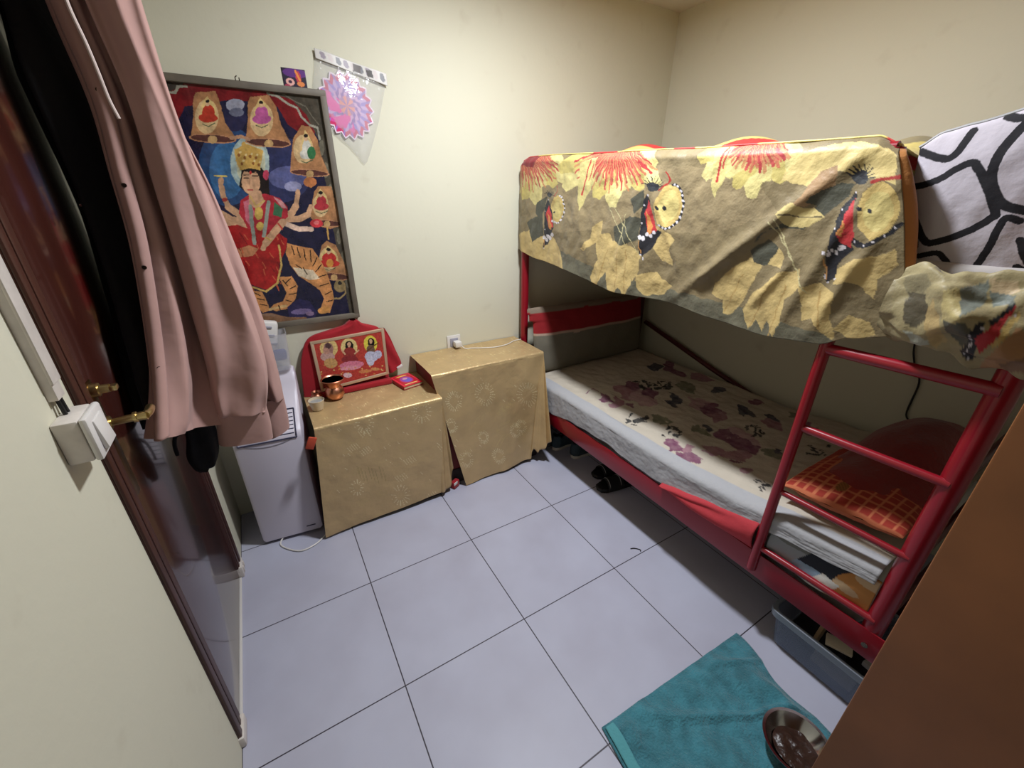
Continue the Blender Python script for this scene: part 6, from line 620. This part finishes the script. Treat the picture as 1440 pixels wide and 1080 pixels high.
for k in range(9): 
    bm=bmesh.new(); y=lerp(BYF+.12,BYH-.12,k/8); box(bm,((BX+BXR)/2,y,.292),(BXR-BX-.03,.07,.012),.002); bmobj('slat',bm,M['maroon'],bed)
bm=bmesh.new(); box(bm,((BX+BXR)/2,(BYH+BYF)/2,1.288),(BXR-BX-.03,BYH-BYF-.05,.014),.002); bmobj('upper_base',bm,M['panel'],bed)
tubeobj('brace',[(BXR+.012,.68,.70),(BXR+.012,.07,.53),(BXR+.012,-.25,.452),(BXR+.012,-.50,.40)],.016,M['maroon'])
# mattresses
bm=bmesh.new(); box(bm,(1.79,-.285,.406),(.985,1.97,.205),.03,seg=4); tag(bmobj('mattress',bm,M['mattress']),'thin mattress on the lower bunk under the flowered sheet','mattress')
bm=bmesh.new(); box(bm,(1.80,-.285,1.372),(.99,1.96,.15),.03,seg=4); tag(bmobj('mattress',bm,M['mattress']),'mattress on the upper bunk, hidden under the butterfly quilt','mattress')
# flowered sheet on the lower bunk
hemp=[(.70,.36),(.35,.352),(.19,.386),(-.107,.405),(-.245,.392),(-.43,.386),(-.583,.402),(-.738,.44),(-.924,.485),(-1.05,.508),(-1.29,.54)]
def shtop(y): return interp([(-1.3,.60),(-1.0,.575),(-.8,.545),(-.5,.522),(.7,.522)],y)
NT=150; ND=46
def sheet(u,v):
    y=lerp(.70,-1.265,v); zt=shtop(y); j=u*(NT+ND-1); r=.03
    if j<NT:
        t=j/(NT-1); x=lerp(2.275,1.30,t)
        w=.010*nz(x*4.3,y*3.1)+.006*nz(x*9,y*8,4)+.004*nz(x*22,y*19,2)+.005*math.sin(8*y+2.5*x+3*nz(x*2,y*2))*max(0,1-(abs(y-.35)/.5))
        edge=max(0,(x-2.2)/.075); return (x,y,zt+w*(1-.4*max(0,(1.36-x)/.06))-.03*edge**2)
    t=(j-NT+1)/ND; zh=interp(hemp,y); 
    w=.005*nz(y*9,t*2,7)+.0012*nz(y*40,t*9)
    if t<.35:
        a=t/.35*PI/2; rr=min(r,(zt-zh)*.5); return (1.30-(1.30-1.244)*math.sin(a)+w*.5,y,zt-rr+rr*math.cos(a)+.004*nz(y*9,1)*(1-t))
    rr=min(r,(zt-zh)*.5); tt=(t-.35)/.65; return (1.244+w-.003*tt,y,lerp(zt-rr,zh+.006*nz(y*11,5),tt))
me=gridmesh('flowered_sheet',sheet,NT+ND,300); co=np.empty(len(me.vertices)*3); me.vertices.foreach_get('co',co); co=co.reshape(-1,3)
P=co[:,:2]; bgc=np.array([190,180,164.]); C=painted(SHEET,warp(P,.050,15,1),bgc)
k=np.clip(.45+1.1*fbm(P,34,8,3),.05,.95)[:,None]; C=C*(1-k*.45)+bgc*k*.45; front=co[:,0]<1.30; C[front]=(168,168,171); setpaint(me,C)  # front drop gets a darker flat grey in its colour, offsetting direct lamp light
o=link('flowered_sheet',me,M['sheet']); solid(o,.003,1); tag(o,'cream bed sheet with purple flowers and dark leaves spread on the lower bunk','bed sheet')
# red blanket edge sagging over the rail
def sag(u,v):
    y=lerp(-.50,-.925,u); zt=interp([(-.93,.505),(-.75,.465),(-.6,.43),(-.5,.405)],y); zb=.372-.012*math.sin(PI*u)
    return (1.254-.036*math.sin(PI*v**.8)-.010*math.sin(3*PI*v+2.5*u)*math.sin(PI*u),y,lerp(zt,zb,v)-.006*math.sin(2*PI*v+3*u))
me=gridmesh('red_blanket',sag,60,24); o=link('red_blanket',me,M['coral']); solid(o,.006,0); tag(o,'red blanket edge bulging out between the sheet and the lower bed rail','blanket')
def pb(u,v):
    y=lerp(-.965,-1.275,u); zt=interp([(-1.3,.548),(-1.05,.515),(-.93,.49)],y); return (1.262-.008*math.sin(PI*v)-.004*math.sin(8*u+4*v),y,lerp(zt,.385,v)+.004*math.sin(9*u))
me=gridmesh('printed_blanket',pb,90,50); co=np.empty(len(me.vertices)*3); me.vertices.foreach_get('co',co); co=co.reshape(-1,3)
C=np.zeros((len(co),3))
for i,(x,y,z) in enumerate(co):
    a=(-.965-y)/.31+.06*nz(y*9,z*14); b=(z-.385)/.14+.08*nz(y*12,z*9,3); s=a-.25*b
    c=(186,176,160)
    if s<.22: c=(120,122,118) if b>.7 else (150,154,158)
    elif s<.52: c=(40,44,54) if b>.45 else (140,164,186)
    else: c=(190,132,72) if nz(y*12,z*22,5)>-.12 else (206,176,138)
    if .44<s<.6 and b<.5: c=(224,222,214)
    C[i]=c
setpaint(me,C); o=link('printed_blanket',me,M['paint_cloth']); solid(o,.006,0); tag(o,'blue, white and orange printed blanket folded under the sheet behind the ladder','blanket')
# cushion standing at the head of the lower bunk
def puff(u,v): return (max(0,math.sin(PI*u))**.35)*(max(0,math.sin(PI*v))**.4)
hp=thing('long_pillow','long red and olive-grey pillow standing against the head end of the lower bunk','pillow',(1.72,.62,.53))
def pil(s):
    def f(u,v):
        x=lerp(1.235 if v>.8 else 1.262,2.20,u)+(-.012 if (u<.04 and v>.9) else 0); z=lerp(.535,lerp(.955,.945,u),v); y=lerp(.585,.635,v)
        return (x,y+s*.055*puff(u,v)+.006*nz(u*9,v*5,s)*puff(u,v),z+.006*nz(u*7,v*3))
    return f
for s in (-1,1):
    me=gridmesh('side',pil(s),110,60); co=np.empty(len(me.vertices)*3); me.vertices.foreach_get('co',co); co=co.reshape(-1,3)
    C=np.zeros((len(co),3))
    for i in range(len(co)):
        v=(i//110)/59+.015*nz(co[i,0]*8,1); C[i]=(140,24,30) if .62<v<.93 else (176,150,132) if .58<v<=.62 else (112,106,92) if v<=.58 else (128,112,96)
    setpaint(me,C); o=link('pillow_front' if s<0 else 'pillow_back',me,M['paint_cloth'],hp)
# check pillow and rust blanket at the foot
cp=thing('check_pillow','orange-red checked pillow at the foot of the lower bunk behind the ladder','pillow',(1.5,-1.1,.58))
def chk(s):
    def f(u,v):
        x=lerp(1.315,1.80,v); y=lerp(-.925,-1.262,u); b=shtop(y)+.020
        return (x+.006*nz(u*5,v*5),y,b+.062+.03*u*0+s*.056*puff(u,v)+.005*nz(u*8,v*8,s))
    return f
for s in (-1,1):
    me=gridmesh('side',chk(s),110,110); C=np.zeros((110*110,3))
    for j in range(110):
        for i in range(110):
            u,v=i/109,j/109; c=(152,46,32); gu,gv=(u*11)%1,(v*15)%1
            if v<.62 and (gu<.24 or gv<.22): c=(192,108,72)
            if (u-.42)**2*2+(v-.16)**2<.004: c=(150,96,44) if (i+j)%3 else (90,44,26)
            C[j*110+i]=c
    setpaint(me,C); link('pillow_top' if s>0 else 'pillow_underside',me,M['paint_cloth'],cp)
def rb(u,v):
    x=lerp(1.40,2.23,v); y=lerp(-.955-.02*math.sin(PI*v),-1.262,u); b=shtop(y)+.02
    h=lerp(.148,.215,min(1,v*1.5))*(max(0,math.sin(PI*min(1,max(0,.06+v*.94)))))**.42*(max(0,math.sin(PI*(.10+.80*u))))**.55
    return (x+.02*nz(u*3,v*3),y,b+max(.004,h)+.012*nz(u*5,v*6,2)+.010*math.sin(14*v+4*u)*(1-v))
me=gridmesh('rust_blanket',rb,70,90); o=link('rust_blanket',me,M['rust']); solid(o,.012,1); tag(o,'rust-red blanket heaped over the checked pillow at the foot of the lower bunk','blanket')
bm=bmesh.new(); tube(bm,smoothpath([(2.375,-.84,1.27),(2.385,-.852,.994),(2.385,-.882,.885),(2.385,-.925,.805),(2.385,-.931,.636),(2.36,-.99,.616),(2.30,-1.02,.60)],8),.004,8)
tag(bmobj('black_cable',bm,M['cord_k']),'thin black cable running down the right wall below the upper bunk','cable')

# ---------------------------------------------------------------- butterfly quilt on the upper bunk
q=thing('butterfly_quilt','yellow and olive quilt printed with butterflies and petals, hanging over the upper bunk guard','quilt',(1.3,0,1.2))
ztp=[(-1.0,1.66),(-.95,1.703),(-.90,1.726),(-.833,1.727),(-.434,1.737),(-.04,1.752),(.577,1.774),(.70,1.774),(.76,1.76),(.79,1.735)]
zbp=[(-1.09,1.262),(-1.0,1.235),(-.936,1.20),(-.77,1.180),(-.56,1.188),(-.38,1.203),(-.085,1.191),(.285,1.24),(.547,1.256),(.79,1.288)]
ridges=[((-.905,1.70),(-.39,1.22),.016,.022),((-.80,1.42),(-.70,1.25),.010,.016),((-.93,1.62),(-.80,1.20),.012,.02),((-.98,1.50),(-.90,1.22),.012,.02),((-.62,1.42),(-.48,1.3),.006,.014),((.30,1.6),(.05,1.25),.006,.03),((-.20,1.62),(-.02,1.22),.006,.02),((-.18,1.66),(-.42,1.30),.005,.015)]
def rid(y,z):
    s=0
    for a,b,h,w in ridges:
        dy,dz=b[0]-a[0],b[1]-a[1]; L=dy*dy+dz*dz; t=max(0,min(1,((y-a[0])*dy+(z-a[1])*dz)/L)); d=math.hypot(y-a[0]-t*dy,z-a[1]-t*dz); s+=h*math.exp(-(d/w)**2)*math.sin(PI*(.08+.84*t))
    return s
def drop(u,v):
    yt=lerp(.79,-.948,u); yb=lerp(.79,-1.105,u); y=lerp(yt,yb,v**.8); zt=interp(ztp,yt); zb=interp(zbp,yb); z=lerp(zt,zb,v)
    a=min(v/.06,1); x=1.238+.028*(1-math.sin(a*PI/2))
    hang=.020*v*math.sin(6.5*y+1)*(.4+.6*v)+.006*v*math.sin(17*y+3*z)
    x-=rid(y,z)+.012*v+hang*.6+.006*nz(y*9,z*7)+.0035*nz(y*24,z*20)
    if u<.03: x+=.02*(1-u/.03)
    return (x,y,z)
me=gridmesh('front_drop',drop,640,220); co=np.empty(len(me.vertices)*3); me.vertices.foreach_get('co',co); co=co.reshape(-1,3)
P=co[:,1:]; C=mute(painted(QUILT,warp(P,.010,26,1),(134,116,78)),.12,.93,2)
C=C*(1+.16*fbm(P,14,4,3)[:,None]); setpaint(me,np.clip(C,0,255)); o=link('front_drop',me,M['quilt'],q); solid(o,.005,1)
def top(u,v):
    y=lerp(.765,-.95,u); zt=interp(ztp,y); 
    if v<.12: 
        a=v/.12; x=1.266+.03*a; z=zt-.003*a-.012*a*a
    else:
        t=(v-.12)/.88; x=lerp(1.296,2.30,t); mound=.185*math.exp(-((x-1.72)/.22)**2)*(math.exp(-((y-.28)/.28)**2)*1.02+.93*math.exp(-((y+.30)/.3)**2)+.66*math.exp(-((y+.85)/.12)**2))
        z=max(1.475,lerp(zt-.012,1.62,min(1,t*2.4))-.10*max(0,t-.6))+mound+.008*nz(x*5,y*5)
    return (x,y,z)
me=gridmesh('top_layer',top,220,100); co=np.empty(len(me.vertices)*3); me.vertices.foreach_get('co',co); co=co.reshape(-1,3); C=np.zeros((len(co),3))
for i,(x,y,z) in enumerate(co):
    n=nz(x*5,y*4,2); C[i]=(206,50,46) if n>.12 else (214,192,110) if n>-.25 else (140,126,92)
    if x<1.30: C[i]=(196,52,50) if nz(y*5+1,2)>.1 else (214,196,112)
setpaint(me,C); o=link('top_layer',me,M['quilt'],q); solid(o,.005,1)
e1=[Vector(drop(1,.02+.78*k/39))+V(.004,.004,0) for k in range(40)]
e2=[p+V(.005+.034*math.sin(PI*(k/39)**.8)**.8,-.003-.012*math.sin(PI*(k/39)**.7),-.004) for k,p in enumerate(e1)]
me=gridmesh('turned_edge',lambda u,v:e1[int(round(v*(len(e1)-1)))].lerp(e2[int(round(v*(len(e1)-1)))],u)+V(0,-.012*math.sin(PI*u),0),14,len(e1))
setpaint(me,np.tile(np.array([176,116,60.]),(len(me.vertices),1))); o=link('turned_edge',me,M['quilt'],q,label='orange-brown reverse along the turned edge'); solid(o,.004,0)
def bunch(u,v):
    y=lerp(-1.045,-1.365,v); zc=interp([(-1.40,1.36),(-1.28,1.345),(-1.18,1.345),(-1.1,1.35),(-1.04,1.345)],y); h=interp([(-1.40,.09),(-1.32,.115),(-1.26,.100),(-1.2,.082),(-1.1,.085),(-1.04,.075)],y)
    a=u*2*PI; d=interp([(-1.4,.06),(-1.25,.06),(-1.04,.03)],y)*(1+.25*math.sin(30*y+2*a))
    c,s=math.cos(a),math.sin(a); k=1+.30*nz(y*11,c*1.3,s*1.3)+.16*nz(y*27,c*3,s*3)+.10*math.sin(4*a+40*y)
    return (1.235+d*c*k+.01*math.sin(23*y),y,zc+h*s*k)
me=gridmesh('bunched_corner',bunch,110,110,wrapu=True); co=np.empty(len(me.vertices)*3); me.vertices.foreach_get('co',co); co=co.reshape(-1,3)
setpaint(me,mute(painted(BUNCH,warp(co[:,1:],.016,22,2),(166,150,106)),.1,.85)); link('bunched_corner',me,M['quilt'],q)

# white pillow with black line pattern at the foot of the upper bunk
wp=thing('patterned_pillow','large white pillow with thick black line pattern standing at the foot of the upper bunk','pillow',(1.36,-1.15,1.45))
def wpf(s):
    def f(u,v):
        y=lerp(-.962-.05*(1-v)*.9,-1.275,u); zt=interp([(-1.42,1.815),(-1.25,1.79),(-1.14,1.765),(-1.05,1.742),(-1.0,1.73),(-.96,1.70)],y); z=lerp(1.375,zt,v)
        return (1.345+s*.045*puff(u,v)+.014*(1-v)+.004*nz(u*6,v*6),y,z)
    return f
for s in (-1,1):
    me=gridmesh('side',wpf(s),300,250); co=np.empty(len(me.vertices)*3); me.vertices.foreach_get('co',co); co=co.reshape(-1,3)
    setpaint(me,painted(PILLOWLINES,co[:,1:],(186,179,187))); link('pillow_front' if s<0 else 'pillow_back',me,M['paint_cloth'],wp)
bm=bmesh.new(); tube(bm,[V(*wpf(-1)(k/30,1))+V(0,0,.001) for k in range(31)],.0045,8); bmobj('piping',bm,M['stripe'],wp,label='grey piping along the top seam')

# ---------------------------------------------------------------- under the bed
def sneaker(name,label,loc,rz):
    t=thing(name,label,'shoe',loc,'dark trainers under the bed'); Tm=Matrix.Translation(loc)@Matrix.Rotation(rz,4,'Z')
    def out(s,k):   # outline half width along length 0..1 (heel at 0)
        return interp([(0,.0),(.03,.022),(.12,.033),(.35,.031),(.65,.044),(.85,.042),(.97,.02),(1,.0)],s)*k
    L=.27
    def sole(u,v):
        a=u*2*PI; s=(1-math.cos(a))/2; y=out(s,1.06)*(1 if a<PI else -1); z=.028*v+.012*max(0,s-.75)*4*.25; k=1 if .05<v<.95 else .9
        return Tm@V(s*L,y*k,z)
    bm=bmesh.new(); n=64; r0=[bm.verts.new(sole(k/n,0)) for k in range(n)]; r1=[bm.verts.new(sole(k/n,.5)) for k in range(n)]; r2=[bm.verts.new(sole(k/n,1)) for k in range(n)]
    for A,B in ((r0,r1),(r1,r2)):
        for k in range(n): bm.faces.new((A[k],A[(k+1)%n],B[(k+1)%n],B[k]))
    bm.faces.new(r0[::-1]); bm.faces.new(r2); bmesh.ops.remove_doubles(bm,verts=bm.verts,dist=.0003); bmobj('sole',bm,M['sole'],t)
    def upper(u,v):
        a=u*2*PI; s=(1-math.cos(a))/2; hgt=interp([(0,.075),(.08,.082),(.2,.062),(.34,.062),(.46,.088),(.6,.072),(.8,.048),(1,.03)],s); ins=interp([(0,.9),(.3,.62),(.42,.55),(.5,.35),(.7,.2),(1,.1)],s)
        w=out(s,1)*(lerp(1,ins,v**1.6)); ss=lerp(s,lerp(.10,.45,s) if s<.45 else lerp(s,.46,.55*v),v**2*.55)
        return Tm@V(ss*L,w*(1 if a<PI else -1),.026+(hgt)*math.sin(v*PI/2))
    me=gridmesh('upper',upper,64,14,wrapu=True); o=link('upper',me,M['shoe'],t); solid(o,.006,-1)
    bm=bmesh.new(); pts=[]
    for k in range(41):
        a=k/40*2*PI; pts.append(Tm@V(L*(.22+.17*math.cos(a)),.021*math.sin(a),.092+.016*math.cos(a)*0-.012*math.sin(a)**2))
    tube(bm,pts,.0075,8,cap=False); bmobj('collar',bm,M['shoe'],t)
    for k in range(4):
        bm=bmesh.new(); s=.47+.065*k; z=.104-.011*k
        tube(bm,[Tm@V(s*L,lerp(-.024,.024,j/6),z-.006*abs(j/3-1)**2) for j in range(7)],.0025,6); bmobj('lace',bm,M['lace'],t)
    for k in range(3):
        for sd in (-1,1):
            bm=bmesh.new(); tube(bm,[Tm@V(L*(.55+.07*k),sd*.043,.034),Tm@V(L*(.50+.07*k),sd*.034,.072)],.003,6); bmobj('side_stripe',bm,M['lace'],t)
sneaker('trainer','dark trainer with pale sole under the bed, half hidden by the gold cloth',(1.335,.452,0),math.radians(3))
sneaker('trainer','dark trainer with pale sole and laces under the bed, beside the black slides',(1.385,.312,0),math.radians(-3))
def slide(label,loc,rz):
    t=thing('slide_sandal',label,'sandal',loc,'black slides under the bed'); Tm=Matrix.Translation(loc)@Matrix.Rotation(rz,4,'Z'); n=48
    bm=bmesh.new(); rr=[]
    for z,k in ((0,.95),(.006,1),(.02,1),(.026,.95)):
        ring=[]
        for i in range(n):
            a=2*PI*i/n; s=(1-math.cos(a))/2; y=interp([(0,0),(.04,.03),(.15,.043),(.4,.042),(.7,.036),(.9,.033),(.97,.02),(1,0)],s)*(1 if a<PI else -1)
            ring.append(bm.verts.new(Tm@V(.135+(s-.5)*.27*k,y*k,z)))
        rr.append(ring)
    for A,B in zip(rr,rr[1:]):
        for k in range(n): bm.faces.new((A[k],A[(k+1)%n],B[(k+1)%n],B[k]))
    bm.faces.new(rr[0][::-1]); bm.faces.new(rr[-1]); bmesh.ops.remove_doubles(bm,verts=bm.verts,dist=.0003); bmobj('footbed',bm,M['blackrub'],t)
    def strap(u,v): 
        a=u*PI; return Tm@V(lerp(.055,.155,v),.046*math.cos(a),.012+.058*math.sin(a)*(.86+.2*v))
    me=gridmesh('strap',strap,30,16); s=link('strap',me,M['blackrub'],t); solid(s,.006,0)
    for v in (.10,.82):
        bm=bmesh.new(); tube(bm,[V(*strap(k/24,v))+V(0,0,.0035) for k in range(2,23)],.0022,6); bmobj('piping',bm,M['stripe'],s)
slide('black slide sandal under the bed, the one nearer the trainers',(1.365,.075,0),math.radians(-4))
slide('black slide sandal under the bed, the one farther from the trainers',(1.305,-.03,0),math.radians(-12))
# plastic bin
bn=thing('plastic_bin','frosted plastic storage bin full of oddments on the floor under the ladder','bin',(1.45,-1.28,0))
def rr_ring(bm,z,x0,x1,y0,y1,r=.03):
    out=[]
    for cx,cy,a0 in ((x1-r,y1-r,0),(x0+r,y1-r,90),(x0+r,y0+r,180),(x1-r,y0+r,270)):
        for k in range(6):
            a=math.radians(a0+k*18); out.append(bm.verts.new((cx+r*math.cos(a),cy+r*math.sin(a),z)))
    return out
bm=bmesh.new(); bx0,bx1,by0,by1=1.283,1.60,-1.54,-1.068
R_=[rr_ring(bm,z,bx0-d,bx1+d,by0-d,by1+d) for z,d in ((.002,-.012),(.012,0),(.17,.018),(.17,.015),(.015,-.003),(.006,-.012))]
for A,B in zip(R_,R_[1:]): bridge(A,B)
bm.faces.new(R_[0][::-1]); bm.faces.new(R_[-1]); bmobj('tub',bm,M['bin'],bn)
bm=bmesh.new(); R_=[rr_ring(bm,z,bx0-d,bx1+d,by0-d,by1+d) for z,d in ((.150,.017),(.150,.028),(.178,.030),(.180,.026),(.178,.016),(.172,.0155),(.150,.017))]
for A,B in zip(R_,R_[1:]): bridge(A,B)
bmobj('rim',bm,M['binrim'],bn)
def lump(name,c,s,mat,label,cat,seed):
    def f(u,v):
        a=u*2*PI; b=(v-.5)*PI; d=V(math.cos(b)*math.cos(a),math.cos(b)*math.sin(a),math.sin(b)); k=1+.22*nz(d.x*1.6+seed,d.y*1.6,d.z*1.6)+.06*nz(d.x*5,d.y*5,d.z*5+seed)
        return (c[0]+s[0]*d.x*k,c[1]+s[1]*d.y*k,c[2]+s[2]*d.z*k)
    me=gridmesh(name,f,48,28,wrapu=True); return tag(link(name,me,mat),label,cat)
lump('black_cloth_bundle',(1.40,-1.17,.085),(.085,.075,.065),M['black'],'black cloth bundle in the near-left end of the plastic bin','clothing',1)
lump('dark_cloth_bundle',(1.44,-1.34,.08),(.105,.085,.06),M['black'],'dark cloth bundle in the middle of the plastic bin','clothing',5)
bm=bmesh.new(); box(bm,(1.335,-1.185,.165),(.055,.012,.10),.002,Matrix.Rotation(.5,3,'Y')); tag(bmobj('tan_strip',bm,M['tan']),'tan cardboard strip poking out of the plastic bin','card')
bm=bmesh.new(); box(bm,(1.315,-1.245,.178),(.05,.075,.010),.002,Matrix.Rotation(.35,3,'Z')); tag(bmobj('cream_card',bm,M['card']),'cream printed card lying on top of the plastic bin','card')
bm=bmesh.new(); box(bm,(1.335,-1.385,.172),(.05,.14,.022),.004,Matrix.Rotation(-.12,3,'Z')); tag(bmobj('grey_box',bm,M['stripe']),'long grey box in the far end of the plastic bin','box')
bm=bmesh.new(); box(bm,(1.312,-1.26,.07),(.012,.13,.075),.004,Matrix.Rotation(.06,3,'X')); tag(bmobj('white_paper_bag',bm,M['card']),'pale paper bag pressed against the side of the plastic bin','bag')

# ---------------------------------------------------------------- towel, bowl, debris
tw=thing('teal_towel','crumpled teal terry towel spread on the floor in the foreground','towel',(.85,-1.15,0))
A,B,Cc,Dd=V(.512,-.955,0),V(1.190,-.985,0),V(1.125,-1.362,0),V(.46,-1.362,0)
def twf(u,v):
    p=A.lerp(B,u).lerp(Dd.lerp(Cc,u),v); x,y=p.x,p.y
    if u>.9: p.x+=.014*math.sin(8*v+.4)*(u-.9)*10
    z=.008+.016*abs(nz(x*6,y*6))+.022*max(0,nz(x*4.4+2,y*4.4))+.007*nz(x*18,y*18)+.012*max(0,1-abs(nz(x*3+7,y*5))*9)
    z+=.020*math.exp(-((u-.84-.12*v)/.05)**2)*math.sin(PI*min(1,max(0,(v-.15)/.75)))
    e=min(u,1-u,v*.7,1)*14; return (p.x,p.y,max(.003,z*min(1,.35+e*.65)))
me=gridmesh('terry',twf,150,110); o=link('terry',me,M['towel'],tw); solid(o,.006,1)
def band(u,v):
    p=V(*twf(.012+.05*u,.02+.96*v)); return p+V(0,0,.0065)
me=gridmesh('woven_band',band,8,90); o=link('woven_band',me,M['towelband'],tw,label='flat lighter band along the left hem'); solid(o,.0015,1)
bw=thing('steel_bowl','stainless steel bowl with brown leftovers on the teal towel','bowl',(.972,-1.312,.03))
bm=bmesh.new(); lathe(bm,[(.052,0),(.058,.002),(.076,.020),(.086,.040),(.094,.044),(.0945,.046),(.086,.0445),(.074,.022),(.056,.005),(0,.004)],(.972,-1.312,.03),56); bmobj('bowl',bm,M['steel'],bw)
def food(u,v):
    a=u*2*PI; r=v*.062; return (.976+r*math.cos(a),-1.314+r*math.sin(a),.040+.004*(1-v*v)+.006*nz(r*34*math.cos(a),r*34*math.sin(a)))
me=gridmesh('leftovers',food,48,16,wrapu=True); link('leftovers',me,M['food'],bw)
bm=bmesh.new(); tube(bm,smoothpath([(1.150,-.455,.002),(1.165,-.462,.004),(1.178,-.472,.002),(1.186,-.486,.003),(1.180,-.492,.002)],6),.0022,6)
tag(bmobj('bent_clip',bm,M['button']),'tiny curl of debris on the floor tile in front of the bed','debris')

# ---------------------------------------------------------------- brown panel in the right foreground
bm=bmesh.new(); box(bm,(.795,-1.78,1.0),(.03,.80,2.0),.004); tag(bmobj('wooden_panel',bm,M['panel']),'plain brown wooden panel standing upright in the right foreground, hiding the foot of the bed','panel')

# ---------------------------------------------------------------- light and camera
ld=bpy.data.lights.new('ceiling_lamp','AREA'); ld.shape='DISK'; ld.size=.18; ld.energy=44; ld.color=(.93,.97,1.03)
lo=bpy.data.objects.new('ceiling_lamp',ld); COL.objects.link(lo); lo.location=(.86,-.27,2.56)
w=bpy.data.worlds.new('World'); SC.world=w; w.use_nodes=True; w.node_tree.nodes['Background'].inputs[0].default_value=(.02,.02,.02,1)
cd=bpy.data.cameras.new('camera'); cd.sensor_width=36; cd.lens=582.96/1440*36; cd.clip_start=.02
cam=bpy.data.objects.new('camera',cd); COL.objects.link(cam)
r_=((0.85857,-.512683,.003605),(.2109,.359576,.908970),(.46731,.779654,-.416846))
rt,up,fw=(Vector(a) for a in r_)
Mx=Matrix((( rt.x,up.x,-fw.x,-.13748),(rt.y,up.y,-fw.y,-1.45884),(rt.z,up.z,-fw.z,1.5930),(0,0,0,1)))
cam.matrix_world=Mx; SC.camera=cam
vs=SC.view_settings; vs.view_transform='Standard'; vs.look='None'; vs.gamma=1; vs.exposure=.1; vs.use_curve_mapping=False
